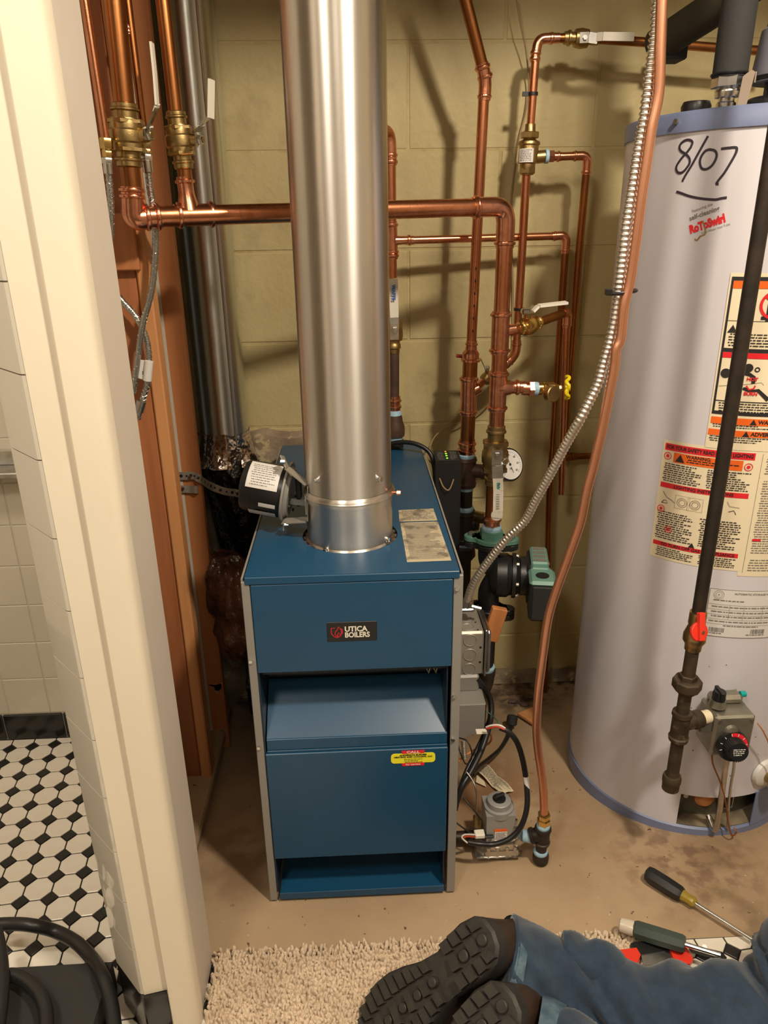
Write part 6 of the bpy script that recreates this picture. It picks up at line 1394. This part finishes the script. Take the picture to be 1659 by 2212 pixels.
def alongtool(name, label, cat, A_, B_, parts):
    t = T(name, label, cat, A_); A_ = V(A_); B_ = V(B_)
    for nm, prof, m, n in parts:
        b = MB(); b.lathe(L_(A_, B_, prof[0][0]), L_(A_, B_, prof[-1][0]), [((q-prof[0][0])/(prof[-1][0]-prof[0][0]), r) for q, r in prof], n); b.build(nm, M[m], t)
    return t
a_ = PZ(1396, 1884, .016); c_ = PZ(1626, 2030, .014)
alongtool('screwdriver', 'long screwdriver with dark cushioned grip and amber collar on the concrete', 'screwdriver', a_, c_, [
    ('handle', [(0, .009), (.015, .0135), (.06, .0155), (.2, .0155), (.33, .0145), (.36, .012)], 'black', 8), ('collar', [(.355, .0105), (.40, .0085), (.47, .009), (.49, .006)], 'yelhandle', 10), ('shank', [(.40, .0033), (1, .0033)], 'chrome', 12)])
a_ = PZ(1336, 1996, .030); c_ = PZ(1480, 2040, .043)
M['gripgreen'] = mat('grey_green_grip', (.045, .065, .055), .55)
M['clearend'] = mat('frosted_end_cap', (.62, .55, .44), .25)
t = alongtool('screwdriver', 'second screwdriver with grey-green grip and frosted end cap resting on the red tool', 'screwdriver', a_, c_, [
    ('end_cap', [(0, .006), (.04, .0115), (.2, .0125), (.26, .0115)], 'clearend', 20), ('handle', [(.24, .0125), (.28, .0150), (.6, .0150), (.95, .0145), (1, .012)], 'gripgreen', 8), ('shank', [(.98, .004), (1.5, .004)], 'chrome', 10)])
t = T('pipe_cutter', 'red handled folding tool lying under the green screwdriver', 'tool', PZ(1400, 2060, .012))
def flatpoly(pxs, z0, z1): return [PZ(x, y, z1) for x, y in pxs]
def slab(mb, pxs, z0, z1): pp_ = flatpoly(pxs, z0, z1); mb.prism([V((p.x, p.y, z0)) for p in pp_], (0, 0, z1-z0))
b = MB(); slab(b, [(1268, 2070), (1300, 2056), (1375, 2047), (1384, 2062), (1376, 2085), (1268, 2090)], .019, .027); slab(b, [(1446, 2046), (1480, 2040), (1498, 2072), (1490, 2082), (1458, 2080)], .019, .027); b.parts('red_handle', M['redp'], t, smooth=0)
b = MB(); slab(b, [(1362, 2038), (1372, 2034), (1446, 2034), (1450, 2052), (1382, 2062)], .017, .024); slab(b, [(1484, 2038), (1560, 2056), (1570, 2068), (1556, 2070), (1494, 2052)], .014, .020); b.parts('black_arm', M['black'], t, smooth=0)
b = MB(); slab(b, [(1384, 2060), (1448, 2054), (1456, 2084), (1390, 2084)], .017, .022); b.cyl(PZ(1522, 2046, .02), PZ(1522, 2046, .024), .004, 12); b.build('steel_jaw', M['steel'], t, smooth=0)
# black hose and black case in the bathroom doorway
t = T('black_hose', 'thick black rubber hose looping over the octagon floor tiles', 'hose', PZ(150, 2020, .012))
hp = [(-90, 2030), (-30, 2002), (20, 1996), (70, 1999), (120, 2012), (165, 2036), (200, 2072), (222, 2110), (236, 2150), (245, 2200), (248, 2260), (235, 2330)]
b = MB(); b.tube(spline([PZ(x, y, .066 if y > 2100 or x < 100 else .045) for x, y in hp], 6), .0105, 18); b.build('outer_loop', M['black'], t)
hp = [(-30, 2150), (10, 2110), (45, 2112), (80, 2140), (98, 2180), (100, 2230)]
b = MB(); b.tube(spline([PZ(x, y, .072) for x, y in hp], 6), .0105, 18); b.build('inner_loop', M['black'], t)
b = MB(); b.tube(spline([PZ(x, y, .085) for x, y in [(-8, 2010), (2, 2060), (6, 2120), (2, 2180), (-6, 2240)]], 6), .0095, 18); b.build('hose_tail', M['black'], t)
ca = PZ(252, 2121, .0); cb_ = PZ(0, 2136, 0)
b = MB(); dxy = (cb_-ca).normalized(); p0 = ca; p1 = ca+dxy*.7; q_ = V((dxy.y, -dxy.x, 0)); q_ = q_ if q_.y < 0 else -q_
b.prism([p0, p1, p1+q_*.35, p0+q_*.35], (0, 0, .046)); tag(b.build('black_case', M['blackm'], smooth=0), 'flat black case on the tiles under the rubber hose', 'case')

# ================================================================ PERSON
pe = T('person', 'person kneeling in blue jeans and dark lugged work boots', 'person', (.30, .75, 0))
def blob(rings, n, name, m, parent, amp=.004, freq=14, seed=0, wr=0, smooth=60, label=None):
    """rings: (centre, rx, ry, axis u, axis w)"""
    vs = []; fs = []
    for i, (c, r1, r2, u, w) in enumerate(rings):
        for k in range(n):
            a = 2*pi*k/n; d = u*cos(a)*r1+w*sin(a)*r2; p = V(c)+d
            f = noise.noise(p*freq+V((seed, 0, 0)))*amp
            if wr: f += -abs(noise.noise(V((p.x*26+p.z*30, p.y*7, p.z*6+seed))))*wr+wr*.3
            vs.append(p+d.normalized()*f)
    for i in range(len(rings)-1):
        for k in range(n): fs.append((i*n+k, i*n+(k+1) % n, (i+1)*n+(k+1) % n, (i+1)*n+k))
    return vs, fs
def limb(pts, rads, n=72, sub=14, seed=0, amp=.005, freq=12, wr=.023, flatz=1.0, cap=True):
    sp = spline(pts, sub); m = len(sp); rings = []
    for i, p in enumerate(sp):
        t = i/(m-1)*(len(rads)-1); j = min(int(t), len(rads)-2); r = rads[j]+(rads[j+1]-rads[j])*(t-j)
        d = (sp[min(i+1, m-1)]-sp[max(i-1, 0)]).normalized(); u = V((0, 0, 1)); u = (u-d*u.dot(d)).normalized(); w = d.cross(u)
        rings.append((p, r*flatz, r, u, w))
    vs, fs = blob(rings, n, '', None, None, amp, freq, seed, wr)
    if cap: fs.append(tuple(range(n-1, -1, -1))); fs.append(tuple(range((m-1)*n, m*n)))
    return vs, fs
b = MB()
leg1 = [(.200, .768, .115), (.245, .757, .104), (.31, .740, .090), (.40, .706, .079), (.50, .698, .079), (.575, .698, .082), (.66, .715, .15), (.78, .690, .28), (.92, .62, .42)]
b.add(*limb(leg1, [.066, .062, .056, .066, .068, .066, .088, .105, .115], seed=1))
leg2 = [(.225, .655, .100), (.30, .61, .090), (.40, .585, .092), (.50, .57, .092), (.60, .560, .1), (.68, .565, .17), (.80, .57, .30), (.93, .57, .42)]
b.add(*limb(leg2, [.060, .064, .070, .075, .078, .09, .105, .12], seed=5))
b.add(*limb([(.86, .60, .40), (.95, .58, .44), (1.05, .58, .45)], [.13, .16, .14], seed=9))
# a fold bulging above the hem
b.add(*limb([(.285, .768, .130), (.325, .758, .128), (.365, .742, .118)], [.026, .034, .022], seed=3, n=24))
b.build('jeans', M['denim'], pe, smooth=180)
b = MB(); b.add(*limb([(.192, .770, .118), (.201, .768, .1145), (.216, .7645, .1110)], [.0665, .069, .0670], seed=1, sub=3, wr=.006, cap=False)); b.add(*limb([(.217, .660, .101), (.226, .656, .100), (.240, .648, .098)], [.061, .0635, .062], seed=5, sub=3, wr=.006, cap=False)); b.build('jeans_hem', M['deniml'], pe, smooth=180)
# boots
OUT = [(0, 0), (.004, .018), (.018, .031), (.045, .036), (.075, .034), (.105, .030), (.135, .033), (.165, .043), (.195, .050), (.225, .051), (.250, .045), (.272, .032), (.285, .016), (.290, 0)]
def halfw(l):
    for (a, c), (d, e) in zip(OUT, OUT[1:]):
        if a <= l <= d: return c+(e-c)*(l-a)/(d-a)
    return 0
def boot(H, Tt, N, label):
    H = V(H); Tt = V(Tt); l = (Tt-H).normalized(); N = V(N); N = (N-l*N.dot(l)).normalized(); w = l.cross(N)
    bt = lambda a, s, h: H+l*a+w*s+N*h
    root = MB()
    # upper: rings from the sole edge inward to the ankle
    outline = [(a, c) for a, c in OUT]+[(a, -c) for a, c in OUT[-2:0:-1]]
    vs = []; fs = []; n = len(outline)
    prof = [(0, 1.0, 1.0, 0), (-.012, 1.0, 1.02, 0), (-.030, .985, 1.0, .001), (-.050, .93, .93, .002), (-.068, .74, .86, .004), (-.085, .52, .84, .006), (-.105, .40, .86, .010), (-.135, .37, .90, .016)]
    for h, sl, sw, sh in prof:
        for a, s in outline: vs.append(bt(a*sl+sh, s*sw, h)+N*0)
    for i in range(len(prof)-1):
        for k in range(n): fs.append((i*n+k, i*n+(k+1) % n, (i+1)*n+(k+1) % n, (i+1)*n+k))
    fs.append(tuple(range((len(prof)-1)*n, len(prof)*n)))
    root.add(vs, fs); up_ = root.build('boot', M['leather'], pe, smooth=70, label=label)
    b = MB(); vs = []; fs = []
    for h, g in ((-.016, .001), (.010, .003), (.014, -.001)):
        for a, s in outline:
            cc = .145; sc = 1+g/.05; vs.append(bt(cc+(a-cc)*(1+g/.145), s*sc, h if not (.085 < a < .115 and h > 0) else h-.008))
    for i in range(2):
        for k in range(n): fs.append((i*n+k, i*n+(k+1) % n, (i+1)*n+(k+1) % n, (i+1)*n+k))
    fs.append(tuple(range(n-1, -1, -1))); fs.append(tuple(range(2*n, 3*n)))
    b.add(vs, fs); b.build('sole', M['rubber'], up_, smooth=40)
    rn_ = random.Random(2); a = .008; row = 0
    while a < .284:
        if .082 < a < .112: a += .006; continue
        hw = halfw(a+.009); rl = .0165 if a > .11 else .0195
        cols = [-1, -.36, .36, 1]
        for ci_ in range(3):
            s0, s1 = cols[ci_]*hw*1.02, cols[ci_+1]*hw*1.02
            skew = rn_.uniform(-.003, .003)+(.006 if ci_ != 1 else -.003)
            mb = MB(); g = .0014
            if ci_ == 1 and row % 2 == 0:
                c = bt(a+rl/2, (s0+s1)/2, .012); mb.lathe(c, c+N*.0075, [(0, rl*.46), (.8, rl*.44), (1, rl*.36)], 12)
            else:
                q = [(a+g+skew*(ci_-1)*0, s0+g), (a+rl-g, s0+g+(.002 if ci_ else 0)), (a+rl-g+skew*.5, s1-g), (a+g+skew*.5, s1-g)]
                base = [bt(x, y, .012) for x, y in q]; cx_ = sum(x for x, y in q)/4; cy_ = sum(y for x, y in q)/4
                top_ = [bt(cx_+(x-cx_)*.9, cy_+(y-cy_)*.9, .0205) for x, y in q]; mb.add(base+top_, [(3, 2, 1, 0), (4, 5, 6, 7)]+[(k, (k+1) % 4, 4+(k+1) % 4, 4+k) for k in range(4)])
            mb.build('lug', M['rubber'], up_, smooth=30)
        a += rl; row += 1
    b = MB(); stroke(b, [(x, y) for x, y in [(.10, 0), (.12, .005), (.15, .01)]], .002, lambda x, y: bt(x, .038+y*.2, -.03)); b.build('seam', M['deniml'], up_, smooth=0)
boot((.182, .752, .205), (.025, .752, .022), (-.36, -.50, 1.0), 'boot with its lugged sole turned up')
boot((.193, .668, .190), (.045, .640, .030), (-.30, -.45, 1.0), 'second boot, lower and partly out of the picture')
# torso, arms and head (beyond the picture's edge)
b = MB(); b.add(*limb([(1.00, .58, .45), (1.12, .60, .45), (1.28, .62, .40), (1.40, .63, .36)], [.14, .145, .16, .10], seed=12, wr=.006)); b.add(*limb([(1.36, .74, .36), (1.40, .80, .24), (1.34, .80, .12)], [.055, .048, .038], seed=14, wr=.003, n=20)); b.add(*limb([(1.36, .50, .36), (1.42, .46, .24), (1.38, .48, .12)], [.055, .048, .038], seed=15, wr=.003, n=20)); b.build('shirt', M['shirt'], pe, smooth=180)
b = MB(); b.ball((1.50, .63, .33), .095, 28, 20, (.95, .80, 1.15)); b.tube([(1.38, .63, .36), (1.46, .63, .34)], .055, 18); b.ball((1.59, .63, .32), .016, 10, 8, (1, .7, 1.3))
for yy in (.795, .48):
    xx = 1.33 if yy > .6 else 1.37
    b.box((xx-.035, yy-.04, .03), (xx+.035, yy+.04, .058), .012)
    for k in range(4): y0_ = yy-.030+.02*k; b.tube(spline([(xx+.03, y0_, .045), (xx+.06, y0_, .045), (xx+.09+.006*(k in (1, 2)), y0_, .022)], 4), .0085, 10)
    b.tube(spline([(xx-.01, yy+.035, .045), (xx+.02, yy+.060, .04), (xx+.045, yy+.068, .025)], 4), .0095, 10); b.tube([(xx-.01, yy, .12), (xx, yy, .05)], .028, 16)
b.build('head_and_hands', M['skin'], pe, smooth=180)
b = MB(); b.ball((1.485, .63, .345), .100, 28, 20, (.92, .84, 1.12)); b.build('hair', M['hair'], pe, smooth=180)
